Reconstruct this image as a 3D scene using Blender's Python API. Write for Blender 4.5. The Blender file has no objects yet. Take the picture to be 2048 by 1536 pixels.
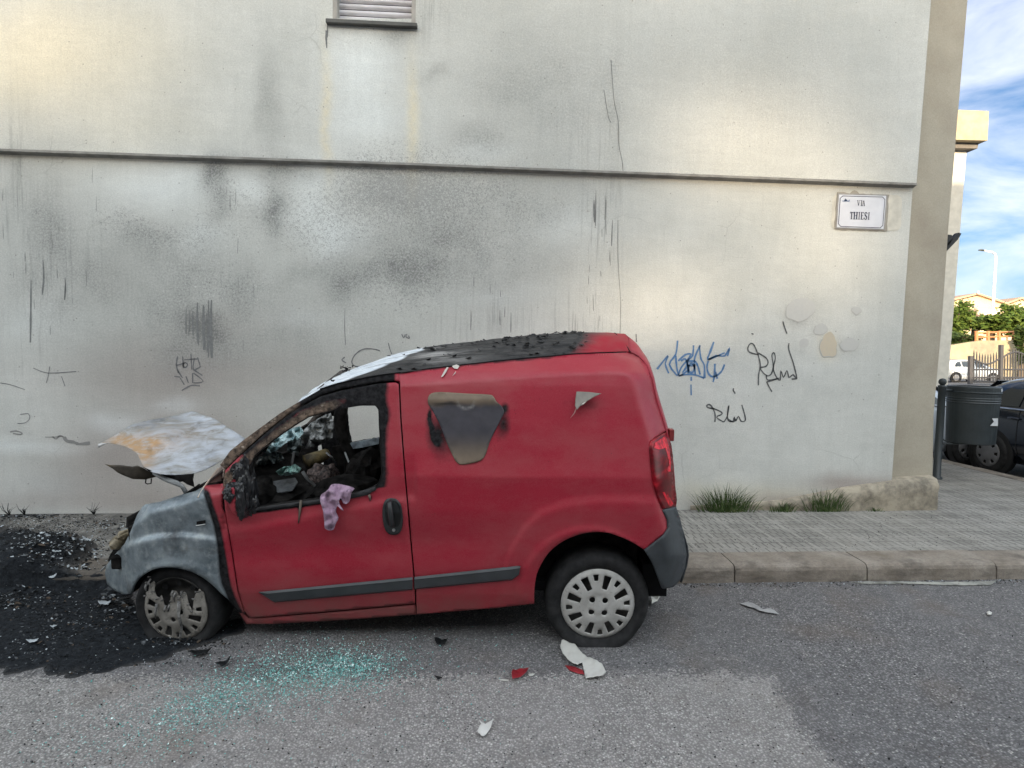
import bpy, bmesh, math, random
import numpy as np
from mathutils import Vector, Matrix, geometry
random.seed(7); rng = np.random.default_rng(7)
SC = bpy.context.scene; COL = SC.collection
rad = math.radians

# ------------------------------------------------------------------ camera
FOC = 1150.0; CAMH = 1.70
YAW = rad(2.8); PITCH = math.atan(63/FOC); ROLL = 0.022
CAM_M = Matrix.Rotation(-YAW, 3, 'Z') @ Matrix.Rotation(math.pi/2 - PITCH, 3, 'X') @ Matrix.Rotation(ROLL, 3, 'Z')
CAM_P = Vector((0, 0, CAMH))
cd = bpy.data.cameras.new('camera'); cam = bpy.data.objects.new('camera', cd); COL.objects.link(cam)
cam.matrix_world = Matrix.Translation(CAM_P) @ CAM_M.to_4x4()
cd.sensor_width = 36; cd.lens = FOC/2048*36; cd.clip_start = 0.05; cd.clip_end = 2000
SC.camera = cam

# ------------------------------------------------------------------ light
SUN_EL, SUN_AZ = rad(12.0), rad(22.0)          # azimuth: light travels to +Y, turned towards +X by this angle
SC.view_settings.view_transform = 'Standard'; SC.view_settings.look = 'None'
SC.view_settings.exposure = 1.82; SC.view_settings.gamma = 1.0
sd = Vector((math.sin(SUN_AZ)*math.cos(SUN_EL), math.cos(SUN_AZ)*math.cos(SUN_EL), -math.sin(SUN_EL)))
sl = bpy.data.lights.new('sun', 'SUN'); sl.energy = 2.6; sl.angle = rad(0.5); sl.color = (1, 0.80, 0.55)
so = bpy.data.objects.new('sun', sl); COL.objects.link(so); so.rotation_euler = sd.to_track_quat('-Z', 'Y').to_euler()
W = bpy.data.worlds.new('World'); SC.world = W; W.use_nodes = True
wn = W.node_tree; wn.nodes.clear()
def wnode(t, **k):
    n = wn.nodes.new(t)
    for a, b in k.items(): setattr(n, a, b)
    return n
wo = wnode('ShaderNodeOutputWorld'); bg = wnode('ShaderNodeBackground'); sky = wnode('ShaderNodeTexSky')
sky.sky_type = 'NISHITA'; sky.sun_disc = False; sky.sun_elevation = SUN_EL
sky.sun_rotation = math.atan2(-sd.x, -sd.y); sky.ozone_density = 1.0; sky.dust_density = 1.6; sky.air_density = 1.0
tc = wnode('ShaderNodeTexCoord'); mp = wnode('ShaderNodeMapping'); mp.inputs['Scale'].default_value = (1, 1, 2.6)
nz = wnode('ShaderNodeTexNoise'); nz.inputs['Scale'].default_value = 3.4; nz.inputs['Detail'].default_value = 7; nz.inputs['Distortion'].default_value = 0.5
nz.inputs['Roughness'].default_value = 0.58
cr_ = wnode('ShaderNodeValToRGB'); cr_.color_ramp.elements[0].position = 0.42; cr_.color_ramp.elements[1].position = 0.70
mxs = wnode('ShaderNodeMixRGB')
cap = wnode('ShaderNodeMath', operation='MULTIPLY'); cap.inputs[1].default_value = 0.8
L = wn.links.new
L(tc.outputs['Generated'], mp.inputs['Vector']); L(mp.outputs[0], nz.inputs['Vector']); L(nz.outputs['Fac'], cr_.inputs[0])
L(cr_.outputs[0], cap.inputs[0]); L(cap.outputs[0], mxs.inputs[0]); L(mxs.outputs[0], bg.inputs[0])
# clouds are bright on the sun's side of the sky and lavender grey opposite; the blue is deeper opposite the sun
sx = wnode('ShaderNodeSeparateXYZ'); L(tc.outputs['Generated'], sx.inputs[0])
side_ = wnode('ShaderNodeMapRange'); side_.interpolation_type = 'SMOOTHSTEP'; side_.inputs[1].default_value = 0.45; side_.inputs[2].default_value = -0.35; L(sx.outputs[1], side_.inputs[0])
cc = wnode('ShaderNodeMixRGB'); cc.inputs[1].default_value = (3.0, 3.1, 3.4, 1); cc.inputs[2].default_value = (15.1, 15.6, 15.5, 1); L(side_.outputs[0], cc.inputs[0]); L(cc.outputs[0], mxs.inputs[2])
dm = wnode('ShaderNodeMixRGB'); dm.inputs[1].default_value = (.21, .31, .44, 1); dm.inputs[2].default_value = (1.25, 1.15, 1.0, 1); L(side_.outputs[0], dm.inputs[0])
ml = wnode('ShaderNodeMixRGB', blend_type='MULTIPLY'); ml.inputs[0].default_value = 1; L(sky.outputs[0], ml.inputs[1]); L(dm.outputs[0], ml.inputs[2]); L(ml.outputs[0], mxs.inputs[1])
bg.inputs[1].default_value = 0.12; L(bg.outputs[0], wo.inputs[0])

# ------------------------------------------------------------------ picking real points
def ray(px, py):
    return (CAM_M @ Vector(((px-1024)/FOC, -(py-768)/FOC, -1.0)))
def hit(px, py, p0, n):
    d = ray(px, py); t = (Vector(p0)-CAM_P).dot(n)/d.dot(n); return CAM_P + d*t
def at(px, py, z): return CAM_P + ray(px, py)*z
def proj(P):
    q = CAM_M.transposed() @ (Vector(P)-CAM_P); return (1024+FOC*q.x/-q.z, 768-FOC*q.y/-q.z)
CMt = np.array(CAM_M.transposed())
def projn(A):
    q = (np.asarray(A)-np.array(CAM_P)) @ CMt.T
    z = np.where(-q[:, 2] < 0.05, 0.05, -q[:, 2])
    return 1024+FOC*q[:, 0]/z, 768-FOC*q[:, 1]/z
SL = 0.015; GX0 = 0.5
GN = Vector((-SL, 0, 1)).normalized()
def rz(x): return SL*(x-GX0)
def on_road(px, py): return hit(px, py, (GX0, 0, 0), GN)
PAVH = 0.13
def on_pave(px, py): return hit(px, py, (GX0, 0, PAVH), GN)
YK = on_road(1450, 1166).y; YW = on_pave(1450, 1019).y
WN = Vector((0, 1, 0))
def on_wall(px, py, dy=0.0): return hit(px, py, (0, YW+dy, 0), WN)
def gz(x, y):
    return rz(x) + (PAVH if y > YK+0.01 else 0)

# ------------------------------------------------------------------ objects
def tag(o, label=None, cat=None, group=None, kind=None):
    if label: o['label'] = label
    if cat: o['category'] = cat
    if group: o['group'] = group
    if kind: o['kind'] = kind
    return o
def empty(name, loc=(0, 0, 0), mw=None):
    o = bpy.data.objects.new(name, None); COL.objects.link(o)
    if mw is not None: o.matrix_world = mw
    else: o.location = loc
    o.empty_display_size = 0.2
    return o
def mk(name, verts, faces, mat=None, parent=None, smooth=False, solid=0, attrs=None, bevel=0, offset=0.0, mats=None, fm=None):
    me = bpy.data.meshes.new(name); me.from_pydata([tuple(v) for v in verts], [], [tuple(f) for f in faces]); me.update()
    for i in (mats or [mat]):
        if i: me.materials.append(i)
    if fm is not None: me.polygons.foreach_set('material_index', fm)
    if smooth: me.polygons.foreach_set('use_smooth', [True]*len(me.polygons))
    if attrs:
        for k, v in attrs.items():
            a = me.color_attributes.new(k, 'FLOAT_COLOR', 'POINT')
            v = np.asarray(v, dtype=np.float32)
            if v.shape[1] == 3: v = np.concatenate([v, np.ones((len(v), 1), np.float32)], 1)
            a.data.foreach_set('color', v.ravel())
    o = bpy.data.objects.new(name, me); COL.objects.link(o)
    if parent: o.parent = parent
    if solid:
        s = o.modifiers.new('s', 'SOLIDIFY'); s.thickness = solid; s.offset = offset
    if bevel:
        b = o.modifiers.new('b', 'BEVEL'); b.width = bevel; b.segments = 2; b.limit_method = 'ANGLE'
    return o
class MB:
    def __init__(s): s.v = []; s.f = []; s.m = []; s.mi = 0
    def add(s, vs, fs):
        o = len(s.v); s.v += [Vector(v) for v in vs]; s.f += [tuple(i+o for i in f) for f in fs]; s.m += [s.mi]*len(fs); return s
    def box(s, x0, x1, y0, y1, z0, z1, M=None):
        vs = [Vector((x, y, z)) for x in (x0, x1) for y in (y0, y1) for z in (z0, z1)]
        if M: vs = [M @ v for v in vs]
        return s.add(vs, [(0, 1, 3, 2), (4, 6, 7, 5), (0, 4, 5, 1), (2, 3, 7, 6), (0, 2, 6, 4), (1, 5, 7, 3)])
    def prism(s, poly, ext):
        n = len(poly); e = Vector(ext); p = [Vector(q) for q in poly]
        return s.add(p+[q+e for q in p], [tuple(range(n)), tuple(range(2*n-1, n-1, -1))]+[(i, i+n, (i+1) % n+n, (i+1) % n) for i in range(n)])
    def tube(s, pts, r, n=8, capd=True):
        pts = [Vector(p) for p in pts]; rs = r if isinstance(r, (list, tuple)) else [r]*len(pts); o = []
        up = None
        for i, p in enumerate(pts):
            d = (pts[min(i+1, len(pts)-1)]-pts[max(i-1, 0)]).normalized()
            if up is None: up = d.orthogonal().normalized()
            a = (up-d*up.dot(d)); a = a.normalized() if a.length > 1e-5 else d.orthogonal().normalized(); up = a; b = d.cross(a)
            for k in range(n):
                t = 2*math.pi*k/n; o.append(p+(a*math.cos(t)+b*math.sin(t))*rs[i])
        f = [(i*n+k, i*n+(k+1) % n, (i+1)*n+(k+1) % n, (i+1)*n+k) for i in range(len(pts)-1) for k in range(n)]
        if capd: f += [tuple(range(n-1, -1, -1)), tuple((len(pts)-1)*n+k for k in range(n))]
        return s.add(o, f)
    def lathe(s, prof, c=(0, 0, 0), axis='Z', n=32):
        c = Vector(c); o = []
        for r, h in prof:
            for k in range(n):
                t = 2*math.pi*k/n; a, b = r*math.cos(t), r*math.sin(t)
                o.append(c+(Vector((a, b, h)) if axis == 'Z' else Vector((a, h, b))))
        f = [(i*n+k, i*n+(k+1) % n, (i+1)*n+(k+1) % n, (i+1)*n+k) for i in range(len(prof)-1) for k in range(n)]
        return s.add(o, f)
    def build(s, name, mat, parent=None, **k):
        if len(getattr(s, 'm', [])) and isinstance(mat, (list, tuple)):
            return mk(name, s.v, s.f, None, parent, mats=mat, fm=s.m, **k)
        return mk(name, s.v, s.f, mat, parent, **k)

def inpoly(P, poly):
    P = np.asarray(P, float); x, y = P[:, 0], P[:, 1]; r = np.zeros(len(P), bool); n = len(poly)
    for i in range(n):
        x0, y0 = poly[i]; x1, y1 = poly[(i+1) % n]
        if y0 == y1: continue
        c = ((y0 > y) != (y1 > y)); r ^= c & (x < (x1-x0)*(y-y0)/(y1-y0)+x0)
    return r
def catmull(p, n=6, closed=False):
    p = [np.array(q, float) for q in p]; o = []; N = len(p)
    for i in range(N if closed else N-1):
        g = (lambda k: p[k % N]) if closed else (lambda k: p[min(max(k, 0), N-1)])
        a, b, c, d = g(i-1), g(i), g(i+1), g(i+2)
        for k in range(n):
            t = k/n; o.append(tuple(.5*((2*b)+(c-a)*t+(2*a-5*b+4*c-d)*t*t+(3*b-a-3*c+d)*t**3)))
    if not closed: o.append(tuple(p[-1]))
    return o
def resamp(poly, step, closed=True):
    o = []; n = len(poly)
    for i in range(n if closed else n-1):
        a, b = np.array(poly[i], float), np.array(poly[(i+1) % n], float)
        k = max(1, int(np.linalg.norm(b-a)/step+.5))
        o += [tuple(a+(b-a)*j/k) for j in range(k)]
    if not closed: o.append(tuple(poly[-1]))
    return o
def cdt(outline, holes=(), step=8.0, jit=0.0):
    """fill an outline (with holes) by a dense triangulation"""
    loops = [resamp(outline, step)]+[resamp(h, step) for h in holes]
    vs = []; es = []
    for l in loops:
        o = len(vs); vs += l; es += [(o+i, o+(i+1) % len(l)) for i in range(len(l))]
    B = np.array(vs); x0, y0 = B.min(0); x1, y1 = B.max(0)
    gx = np.arange(x0+step/2, x1, step); gy = np.arange(y0+step/2, y1, step*.9)
    G = np.array([(x+(step/2 if j % 2 else 0), y) for j, y in enumerate(gy) for x in gx])
    if len(G):
        if jit: G = G+rng.uniform(-jit, jit, G.shape)
        m = inpoly(G, outline)
        for h in holes: m &= ~inpoly(G, h)
        G = G[m]
        if len(G):
            # stay off the boundary
            keep = np.ones(len(G), bool)
            for c in range(0, len(G), 4000):
                d = ((G[c:c+4000, None, :]-B[None])**2).sum(-1).min(1); keep[c:c+4000] = d > (step*.45)**2
            G = G[keep]; vs = vs+[tuple(g) for g in G]
    r = geometry.delaunay_2d_cdt([Vector(v) for v in vs], es, [], 0, 1e-5)
    V = np.array([(v.x, v.y) for v in r[0]]); F = [f for f in r[2]]
    T = np.array([V[list(f)].mean(0) for f in F]); m = inpoly(T, outline)
    for h in holes: m &= ~inpoly(T, h)
    ar = np.array([abs((V[f[1]][0]-V[f[0]][0])*(V[f[2]][1]-V[f[0]][1])-(V[f[2]][0]-V[f[0]][0])*(V[f[1]][1]-V[f[0]][1])) for f in F])/2
    m &= ar > .004*step*step
    F = [f for f, k in zip(F, m) if k]
    return V, F
def sstep(a, b, x):
    t = np.clip((np.asarray(x, float)-a)/(b-a), 0, 1); return t*t*(3-2*t)
def blob(X, Y, cx, cy, rx, ry, s=1.0, ang=0.0):
    c, n = math.cos(rad(ang)), math.sin(rad(ang)); dx, dy = X-cx, Y-cy
    return s*np.exp(-(((dx*c+dy*n)/rx)**2+((-dx*n+dy*c)/ry)**2))
def blobs(X, Y, L): 
    o = np.zeros_like(X)
    for b in L: o = o+blob(X, Y, *b)
    return np.clip(o, -1.5, 1.5)
# cheap value noise for numpy
_T = rng.random((64, 64, 64)).astype(np.float32)
def vnoise(P, scale=1.0, octv=4):
    P = np.asarray(P, float)*scale
    if P.shape[1] == 2: P = np.concatenate([P, np.zeros((len(P), 1))], 1)
    o = np.zeros(len(P)); a = 1.0; s = 0
    for k in range(octv):
        i = np.floor(P).astype(int); f = P-i; f = f*f*(3-2*f); r = 0
        for dx in (0, 1):
            for dy in (0, 1):
                for dz in (0, 1):
                    w = (f[:, 0] if dx else 1-f[:, 0])*(f[:, 1] if dy else 1-f[:, 1])*(f[:, 2] if dz else 1-f[:, 2])
                    r = r+w*_T[(i[:, 0]+dx) % 64, (i[:, 1]+dy) % 64, (i[:, 2]+dz) % 64]
        o += a*r; s += a; a *= .5; P = P*2.03+11.3
    return o/s

# ------------------------------------------------------------------ materials
class NT:
    def __init__(s, name):
        s.m = bpy.data.materials.new(name); s.m.use_nodes = True; s.t = s.m.node_tree; s.b = s.t.nodes['Principled BSDF']
        s.tc = s.t.nodes.new('ShaderNodeTexCoord')
    def n(s, t, **k):
        n = s.t.nodes.new(t)
        for a, b in k.items(): setattr(n, a, b)
        return n
    def put(s, sock, v):
        if v is None: return
        if hasattr(v, 'is_output'): s.t.links.new(v, sock)
        elif isinstance(v, (tuple, list)): sock.default_value = (*v, 1) if len(v) == 3 and len(sock.default_value) == 4 else v
        elif hasattr(sock.default_value, '__len__') and not hasattr(v, '__len__'): sock.default_value = (v, v, v, 1)[:len(sock.default_value)]
        else: sock.default_value = v
    def vec(s, scale=(1, 1, 1), rot=(0, 0, 0), loc=(0, 0, 0), src=None):
        m = s.n('ShaderNodeMapping'); m.inputs['Scale'].default_value = scale; m.inputs['Rotation'].default_value = rot; m.inputs['Location'].default_value = loc
        s.put(m.inputs['Vector'], src or s.tc.outputs['Object']); return m.outputs[0]
    def noise(s, scale=5, detail=4, rough=.55, vec=None, dist=0, out='Fac'):
        n = s.n('ShaderNodeTexNoise'); n.inputs['Scale'].default_value = scale; n.inputs['Detail'].default_value = detail
        n.inputs['Roughness'].default_value = rough; n.inputs['Distortion'].default_value = dist
        s.put(n.inputs['Vector'], vec or s.tc.outputs['Object']); return n.outputs[out]
    def voro(s, scale=5, vec=None, out='Distance', feature='F1', rnd=1):
        n = s.n('ShaderNodeTexVoronoi', feature=feature); n.inputs['Scale'].default_value = scale; n.inputs['Randomness'].default_value = rnd
        s.put(n.inputs['Vector'], vec or s.tc.outputs['Object']); return n.outputs[out]
    def ramp(s, fac, stops):
        n = s.n('ShaderNodeValToRGB'); s.put(n.inputs[0], fac); e = n.color_ramp.elements
        while len(e) < len(stops): e.new(0.5)
        for i, (p, c) in enumerate(stops):
            e[i].position = p; e[i].color = (c, c, c, 1) if not isinstance(c, tuple) else (*c, 1)
        return n.outputs[0]
    def mix(s, f, a, b, mode='MIX'):
        n = s.n('ShaderNodeMixRGB', blend_type=mode); s.put(n.inputs[0], f); s.put(n.inputs[1], a); s.put(n.inputs[2], b); return n.outputs[0]
    def math(s, op, a, b=0.0, c=None, clamp=False):
        n = s.n('ShaderNodeMath', operation=op, use_clamp=clamp); s.put(n.inputs[0], a); s.put(n.inputs[1], b)
        if c is not None: s.put(n.inputs[2], c)
        return n.outputs[0]
    def attr(s, name):
        a = s.n('ShaderNodeAttribute', attribute_name=name); x = s.n('ShaderNodeSeparateColor'); s.t.links.new(a.outputs['Color'], x.inputs[0])
        return x.outputs[0], x.outputs[1], x.outputs[2]
    def bump(s, h, strength=.3, dist=.01):
        n = s.n('ShaderNodeBump'); n.inputs['Strength'].default_value = strength; n.inputs['Distance'].default_value = dist
        s.put(n.inputs['Height'], h); s.put(s.b.inputs['Normal'], n.outputs[0]); return n.outputs[0]
    def out(s, col=None, rough=None, metal=None, spec=None, **k):
        s.put(s.b.inputs['Base Color'], col); s.put(s.b.inputs['Roughness'], rough); s.put(s.b.inputs['Metallic'], metal)
        s.put(s.b.inputs['Specular IOR Level'], spec)
        for a, b in k.items(): s.put(s.b.inputs[a.replace('_', ' ')], b)
        return s.m
def simple(name, col, rough=.6, metal=0., var=.15, scale=8, bump=0.0, spec=None, bscale=60):
    t = NT(name); c = t.mix(t.ramp(t.noise(scale, 5), [(.35, 0.), (.65, 1.)]), tuple(x*(1-var) for x in col), tuple(min(1, x*(1+var)) for x in col))
    if bump: t.bump(t.noise(bscale, 4), bump, .003)
    return t.out(c, rough, metal, spec)
# ------------------------------------------------------------------ ground
def asphalt(name, base, var, warm):
    t = NT(name); co = t.tc.outputs['Object']
    st = t.voro(95, out='Color'); sp = t.n('ShaderNodeSeparateColor'); t.t.links.new(st, sp.inputs[0])
    d = t.voro(95)
    c = t.ramp(sp.outputs[0], [(0., tuple(x*(1-var) for x in base)), (.45, base), (.90, tuple(x*(1+var*.7) for x in base)), (.99, tuple(min(1, x*(1+var*1.3)) for x in warm))])
    fine = t.voro(170, out='Color'); fs_ = t.n('ShaderNodeSeparateColor'); t.t.links.new(fine, fs_.inputs[0]); c = t.mix(.45, c, t.ramp(fs_.outputs[1], [(0., .55), (1., 1.45)]), 'MULTIPLY')
    c = t.mix(t.ramp(d, [(.25, 0.), (.6, .75)]), c, tuple(x*.35 for x in base))
    big = t.noise(1.1, 5, .6); c = t.mix(t.ramp(big, [(.35, 0.), (.7, .5)]), c, tuple(x*.72 for x in base), 'MIX')
    spt = t.ramp(t.noise(3.4, 6, .7, t.vec(loc=(2, 9, 4))), [(.66, 0.), (.74, .55)]); c = t.mix(spt, c, (.075, .07, .08))
    med = t.noise(9, 4); c = t.mix(.35, c, t.ramp(med, [(.3, .62), (.7, 1.25)]), 'MULTIPLY')
    ox = t.noise(2.3, 3, .5, t.vec(loc=(7, 3, 1))); c = t.mix(t.ramp(ox, [(.55, 0.), (.72, .35)]), c, (.16, .125, .10))
    t.bump(t.math('ADD', t.math('MULTIPLY', d, -1.0), t.math('MULTIPLY', med, .4)), .8, .008)
    return t.out(c, .93, 0, .25)
M_coarse = asphalt('coarse_asphalt', (.235, .228, .230), .50, (.34, .33, .31))

def gmesh(name, x0, x1, y0, y1, dz, mat, n=2, kind='structure'):
    xs = np.linspace(x0, x1, n); v = []; f = []
    for x in xs: v += [(x, y0, rz(x)+dz), (x, y1, rz(x)+dz)]
    f = [(2*i, 2*i+2, 2*i+3, 2*i+1) for i in range(n-1)]
    return tag(mk(name, v, f, mat), kind=kind)
gmesh('road', -400, 400, -300, 700, 0, M_coarse)
# lighter resurfaced strip along the middle of the road
pp = [(-500, 1362), (0, 1355), (420, 1358), (800, 1352), (1180, 1350), (1520, 1350), (1548, 1362), (1580, 1420), (1640, 1500), (1700, 1560), (1760, 1680), (1720, 1800), (-500, 1800)]
V, F = cdt([(x, y) for x, y in resamp([(-500, 1335), (1560, 1335), (1610, 1400), (1700, 1500), (1790, 1680), (1720, 1800), (-500, 1800)], 40)], [], 11)
def pdist(P, poly):
    P = np.asarray(P); d = np.full(len(P), 1e9)
    for a, b in zip(poly, poly[1:]+poly[:1]):
        a, b = np.array(a, float), np.array(b, float); ab = b-a; t_ = np.clip(((P-a)@ab)/(ab@ab), 0, 1); d = np.minimum(d, np.linalg.norm(P-(a+t_[:, None]*ab), axis=1))
    return d
sg_e = np.where(inpoly(V, pp), 1, -1)*pdist(V, pp)
e_ = np.clip(.5+sg_e/26+(vnoise(V, .02, 4)-.5)*.9, 0, 1); e_ = np.where(sg_e > 120, 1, e_)
M_patch = asphalt('patch_asphalt', (.405, .385, .37), .34, (.46, .45, .43))
def addmix(M):
    nt = M.node_tree; at_ = nt.nodes.new('ShaderNodeAttribute'); at_.attribute_name = 'me'; sp2 = nt.nodes.new('ShaderNodeSeparateColor'); nt.links.new(at_.outputs['Color'], sp2.inputs[0])
    vo = nt.nodes.new('ShaderNodeTexVoronoi'); vo.inputs['Scale'].default_value = 95; tcn = nt.nodes.new('ShaderNodeTexCoord'); nt.links.new(tcn.outputs['Object'], vo.inputs['Vector']); sc_ = nt.nodes.new('ShaderNodeSeparateColor'); nt.links.new(vo.outputs['Color'], sc_.inputs[0])
    m1 = nt.nodes.new('ShaderNodeMath'); m1.operation = 'GREATER_THAN'; nt.links.new(sp2.outputs[0], m1.inputs[0]); nt.links.new(sc_.outputs[2], m1.inputs[1])
    bs = nt.nodes['Principled BSDF']; src = bs.inputs['Base Color'].links[0].from_socket; mm = nt.nodes.new('ShaderNodeMixRGB'); mm.blend_type = 'MULTIPLY'; mm.inputs[0].default_value = 1
    mx2 = nt.nodes.new('ShaderNodeMixRGB'); mx2.inputs[1].default_value = (.58, .585, .61, 1); mx2.inputs[2].default_value = (1, 1, 1, 1); nt.links.new(m1.outputs[0], mx2.inputs[0]); nt.links.new(src, mm.inputs[1]); nt.links.new(mx2.outputs[0], mm.inputs[2]); nt.links.new(mm.outputs[0], bs.inputs['Base Color'])
addmix(M_patch)
o = mk('road_patch', [on_road(*q)+Vector((0, 0, .004)) for q in V], F, M_patch, attrs={'me': np.stack([e_, e_, e_], 1)}); o.data.flip_normals(); tag(o, kind='structure')
# pavement
t = NT('pavement_tiles'); co = t.tc.outputs['Object']
warp = t.n('ShaderNodeMixRGB', blend_type='ADD'); warp.inputs[0].default_value = .006; t.put(warp.inputs[1], co); t.put(warp.inputs[2], t.noise(6, 3, out='Color'))
def brick(scale, bw, rh, mort, off, src, rot=0, sm=.1):
    b = t.n('ShaderNodeTexBrick'); b.offset = off; b.inputs['Scale'].default_value = scale; b.inputs['Brick Width'].default_value = bw; b.inputs['Row Height'].default_value = rh
    b.inputs['Mortar Size'].default_value = mort; b.inputs['Mortar Smooth'].default_value = sm; b.inputs['Color1'].default_value = (.8, .8, .8, 1); b.inputs['Color2'].default_value = (1, 1, 1, 1)
    b.inputs['Mortar'].default_value = (0, 0, 0, 1); t.put(b.inputs['Vector'], t.vec(src=src, rot=(0, 0, rot))); return b
big = brick(1, .25, .25, .007, 0, warp.outputs[0]); sm_ = brick(1, .0625, .125, .006, .5, warp.outputs[0])
base = t.mix(t.ramp(t.noise(3.0, 6, .6), [(.3, 0.), (.7, 1.)]), (.19, .182, .168), (.37, .355, .325))
base = t.mix(.4, base, sm_.outputs['Color'], 'MULTIPLY')
wear = t.ramp(t.noise(1.7, 5, .65), [(.35, .25), (.55, 1.)])
base = t.mix(t.math('MULTIPLY', sm_.outputs['Fac'], t.math('MULTIPLY', wear, .6)), base, (.10, .095, .085)); base = t.mix(t.ramp(t.noise(.8, 5, .65, t.vec(loc=(3, 3, 0))), [(.45, 0.), (.65, .45)]), base, (.34, .32, .285))
base = t.mix(t.math('MULTIPLY', big.outputs['Fac'], .7), base, (.42, .40, .36))
base = t.mix(t.ramp(t.noise(30, 3), [(.62, 0.), (.7, .8)]), base, (.10, .095, .09))
base = t.mix(t.ramp(t.noise(130, 2), [(.3, .25), (.7, 0.)]), base, (.12, .11, .10))
t.bump(t.math('SUBTRACT', t.noise(60, 4), t.math('MULTIPLY', sm_.outputs['Fac'], .8)), .5, .005)
xs_ = t.n('ShaderNodeSeparateXYZ'); t.put(xs_.inputs[0], t.tc.outputs['Object'])
char_ = t.math('MULTIPLY', t.math('MULTIPLY_ADD', xs_.outputs[0], -.75, -1.55, clamp=True), t.ramp(t.noise(5, 6, .75), [(.34, .25), (.58, 1.)]))
base = t.mix(t.math('MULTIPLY', char_, .8), base, (.035, .034, .034)); M_pave = t.out(base, .9, 0, .25)
CX, CR = 5.55, 1.5
kpath = [(-14, YK), (CX, YK)]+[(CX+CR*math.sin(a), YK+CR-CR*math.cos(a)) for a in np.linspace(.12, math.pi/2, 12)]+[(CX+CR, 30)]
KW = .28
def offs(path, d):
    o = []
    for i, p in enumerate(path):
        a = Vector(path[max(i-1, 0)]); b = Vector(path[min(i+1, len(path)-1)]); t_ = (b-a).normalized(); nrm = Vector((-t_.y, t_.x)); o.append((p[0]+nrm.x*d, p[1]+nrm.y*d))
    return o
pv = offs(kpath, KW-.006)+[(-14, 30)]
tag(mk('pavement', [(x, y, rz(x)+PAVH) for x, y in pv], [tuple(range(len(pv)))], M_pave), kind='structure')
t = NT('kerb_stone')
kb = t.mix(t.ramp(t.noise(4, 6, .6), [(.3, 0.), (.72, 1.)]), (.20, .165, .13), (.36, .32, .275))
kb = t.mix(t.ramp(t.voro(150), [(.1, .5), (.3, 0.)]), kb, (.13, .11, .09))
kb = t.mix(t.ramp(t.noise(3.2, 6, .75, t.vec((1, 1, 3))), [(.48, 0.), (.66, .75)]), kb, (.105, .09, .078)); kb = t.mix(t.ramp(t.noise(45, 5, .7), [(.3, .35), (.6, 0.)]), kb, (.10, .09, .08))
xs_ = t.n('ShaderNodeSeparateXYZ'); t.put(xs_.inputs[0], t.tc.outputs['Object']); kb = t.mix(t.math('MULTIPLY', t.math('MULTIPLY_ADD', xs_.outputs[0], -.9, -1.7, clamp=True), t.ramp(t.noise(4, 5, .7), [(.34, .3), (.6, .95)])), kb, (.04, .038, .036)); t.bump(t.noise(90, 5), .5, .006)
M_kerb = t.out(kb, .9, 0, .25)
kp = resamp(kpath, .02, False); L_ = 0; segs = []; cur = [kp[0]]
for a, b in zip(kp, kp[1:]):
    L_ += math.dist(a, b); cur.append(b)
kpv = np.array(kp); ln = np.concatenate([[0], np.cumsum(np.linalg.norm(np.diff(kpv, axis=0), axis=1))])
def kpt(s): return Vector((np.interp(s, ln, kpv[:, 0]), np.interp(s, ln, kpv[:, 1])))
jx = on_road(1453, 1150).x+14; jl = 1.02
kb_chip = 0
prof = [(0, -.25), (0.0, .0), (.004, .085), (.014, .108), (.03, .121), (.05, .127), (.11, .130), (KW, .1315)]
kb_ = MB(); s = jx-jl*math.floor(jx/jl)
while s < ln[-1]-2:
    rows = []; nn = 15; gj = random.uniform(-.004, .004)
    for k in range(nn):
        u = s+.005+(jl-.010)*k/(nn-1); p = kpt(u); q = kpt(min(u+.02, ln[-1])); q0 = kpt(max(u-.02, 0)); tt = (q-q0).normalized(); nrm = Vector((-tt.y, tt.x))
        edge = .006 if k in (0, nn-1) else 0
        for d, h in prof:
            w = .004*(random.random()-.5)+(.016*max(0, vnoise(np.array([[u*7, h*30, s]]), 1, 3)[0]-.55) if h > .05 else 0)
            rows.append(Vector((p.x+nrm.x*(d+edge*(d < .02)+w), p.y+nrm.y*(d+edge*(d < .02)+w), rz(p.x)+h-(edge*.5 if h > .05 else 0)+gj*(h > .02))))
    m = len(prof); kb_.add(rows, [(i*m+j, (i+1)*m+j, (i+1)*m+j+1, i*m+j+1) for i in range(nn-1) for j in range(m-1)]+[tuple(range(m)), tuple((nn-1)*m+j for j in range(m-1, -1, -1))])
    s += jl
tag(kb_.build('kerb', M_kerb, smooth=False), kind='structure')
kb2 = MB(); pth = offs(kpath, .02)
M_dirt = simple('joint_dirt', (.05, .045, .04), .95)
for (a, b), (c, d) in zip(zip(kpath, kpath[1:]), zip(offs(kpath, KW), offs(kpath, KW)[1:])):
    kb2.add([(a[0], a[1]+.012, rz(a[0])+.095), (b[0], b[1]+.012, rz(b[0])+.095), (d[0], d[1], rz(d[0])+.12), (c[0], c[1], rz(c[0])+.12)], [(0, 1, 2, 3)])
tag(kb2.build('kerb_joints', M_dirt), kind='structure')
# crumbling mortar strip along the foot of the kerb
mpx = [(1700, 1166), (1760, 1164), (1880, 1166), (1990, 1164), (1985, 1171), (1920, 1173), (1870, 1171), (1800, 1169), (1740, 1170)]
MM = simple('old_mortar', (.27, .27, .245), .9, bump=.8, var=.4)
mpx = [(x+random.uniform(-2, 2), y+random.uniform(-1.2, .6)) for x, y in resamp(mpx, 6)]
tag(mk('kerb_mortar', [on_road(*q)+Vector((0, -.002, .006)) for q in mpx], [tuple(range(len(mpx)-1, -1, -1))], MM, solid=.004), kind='structure')

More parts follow.
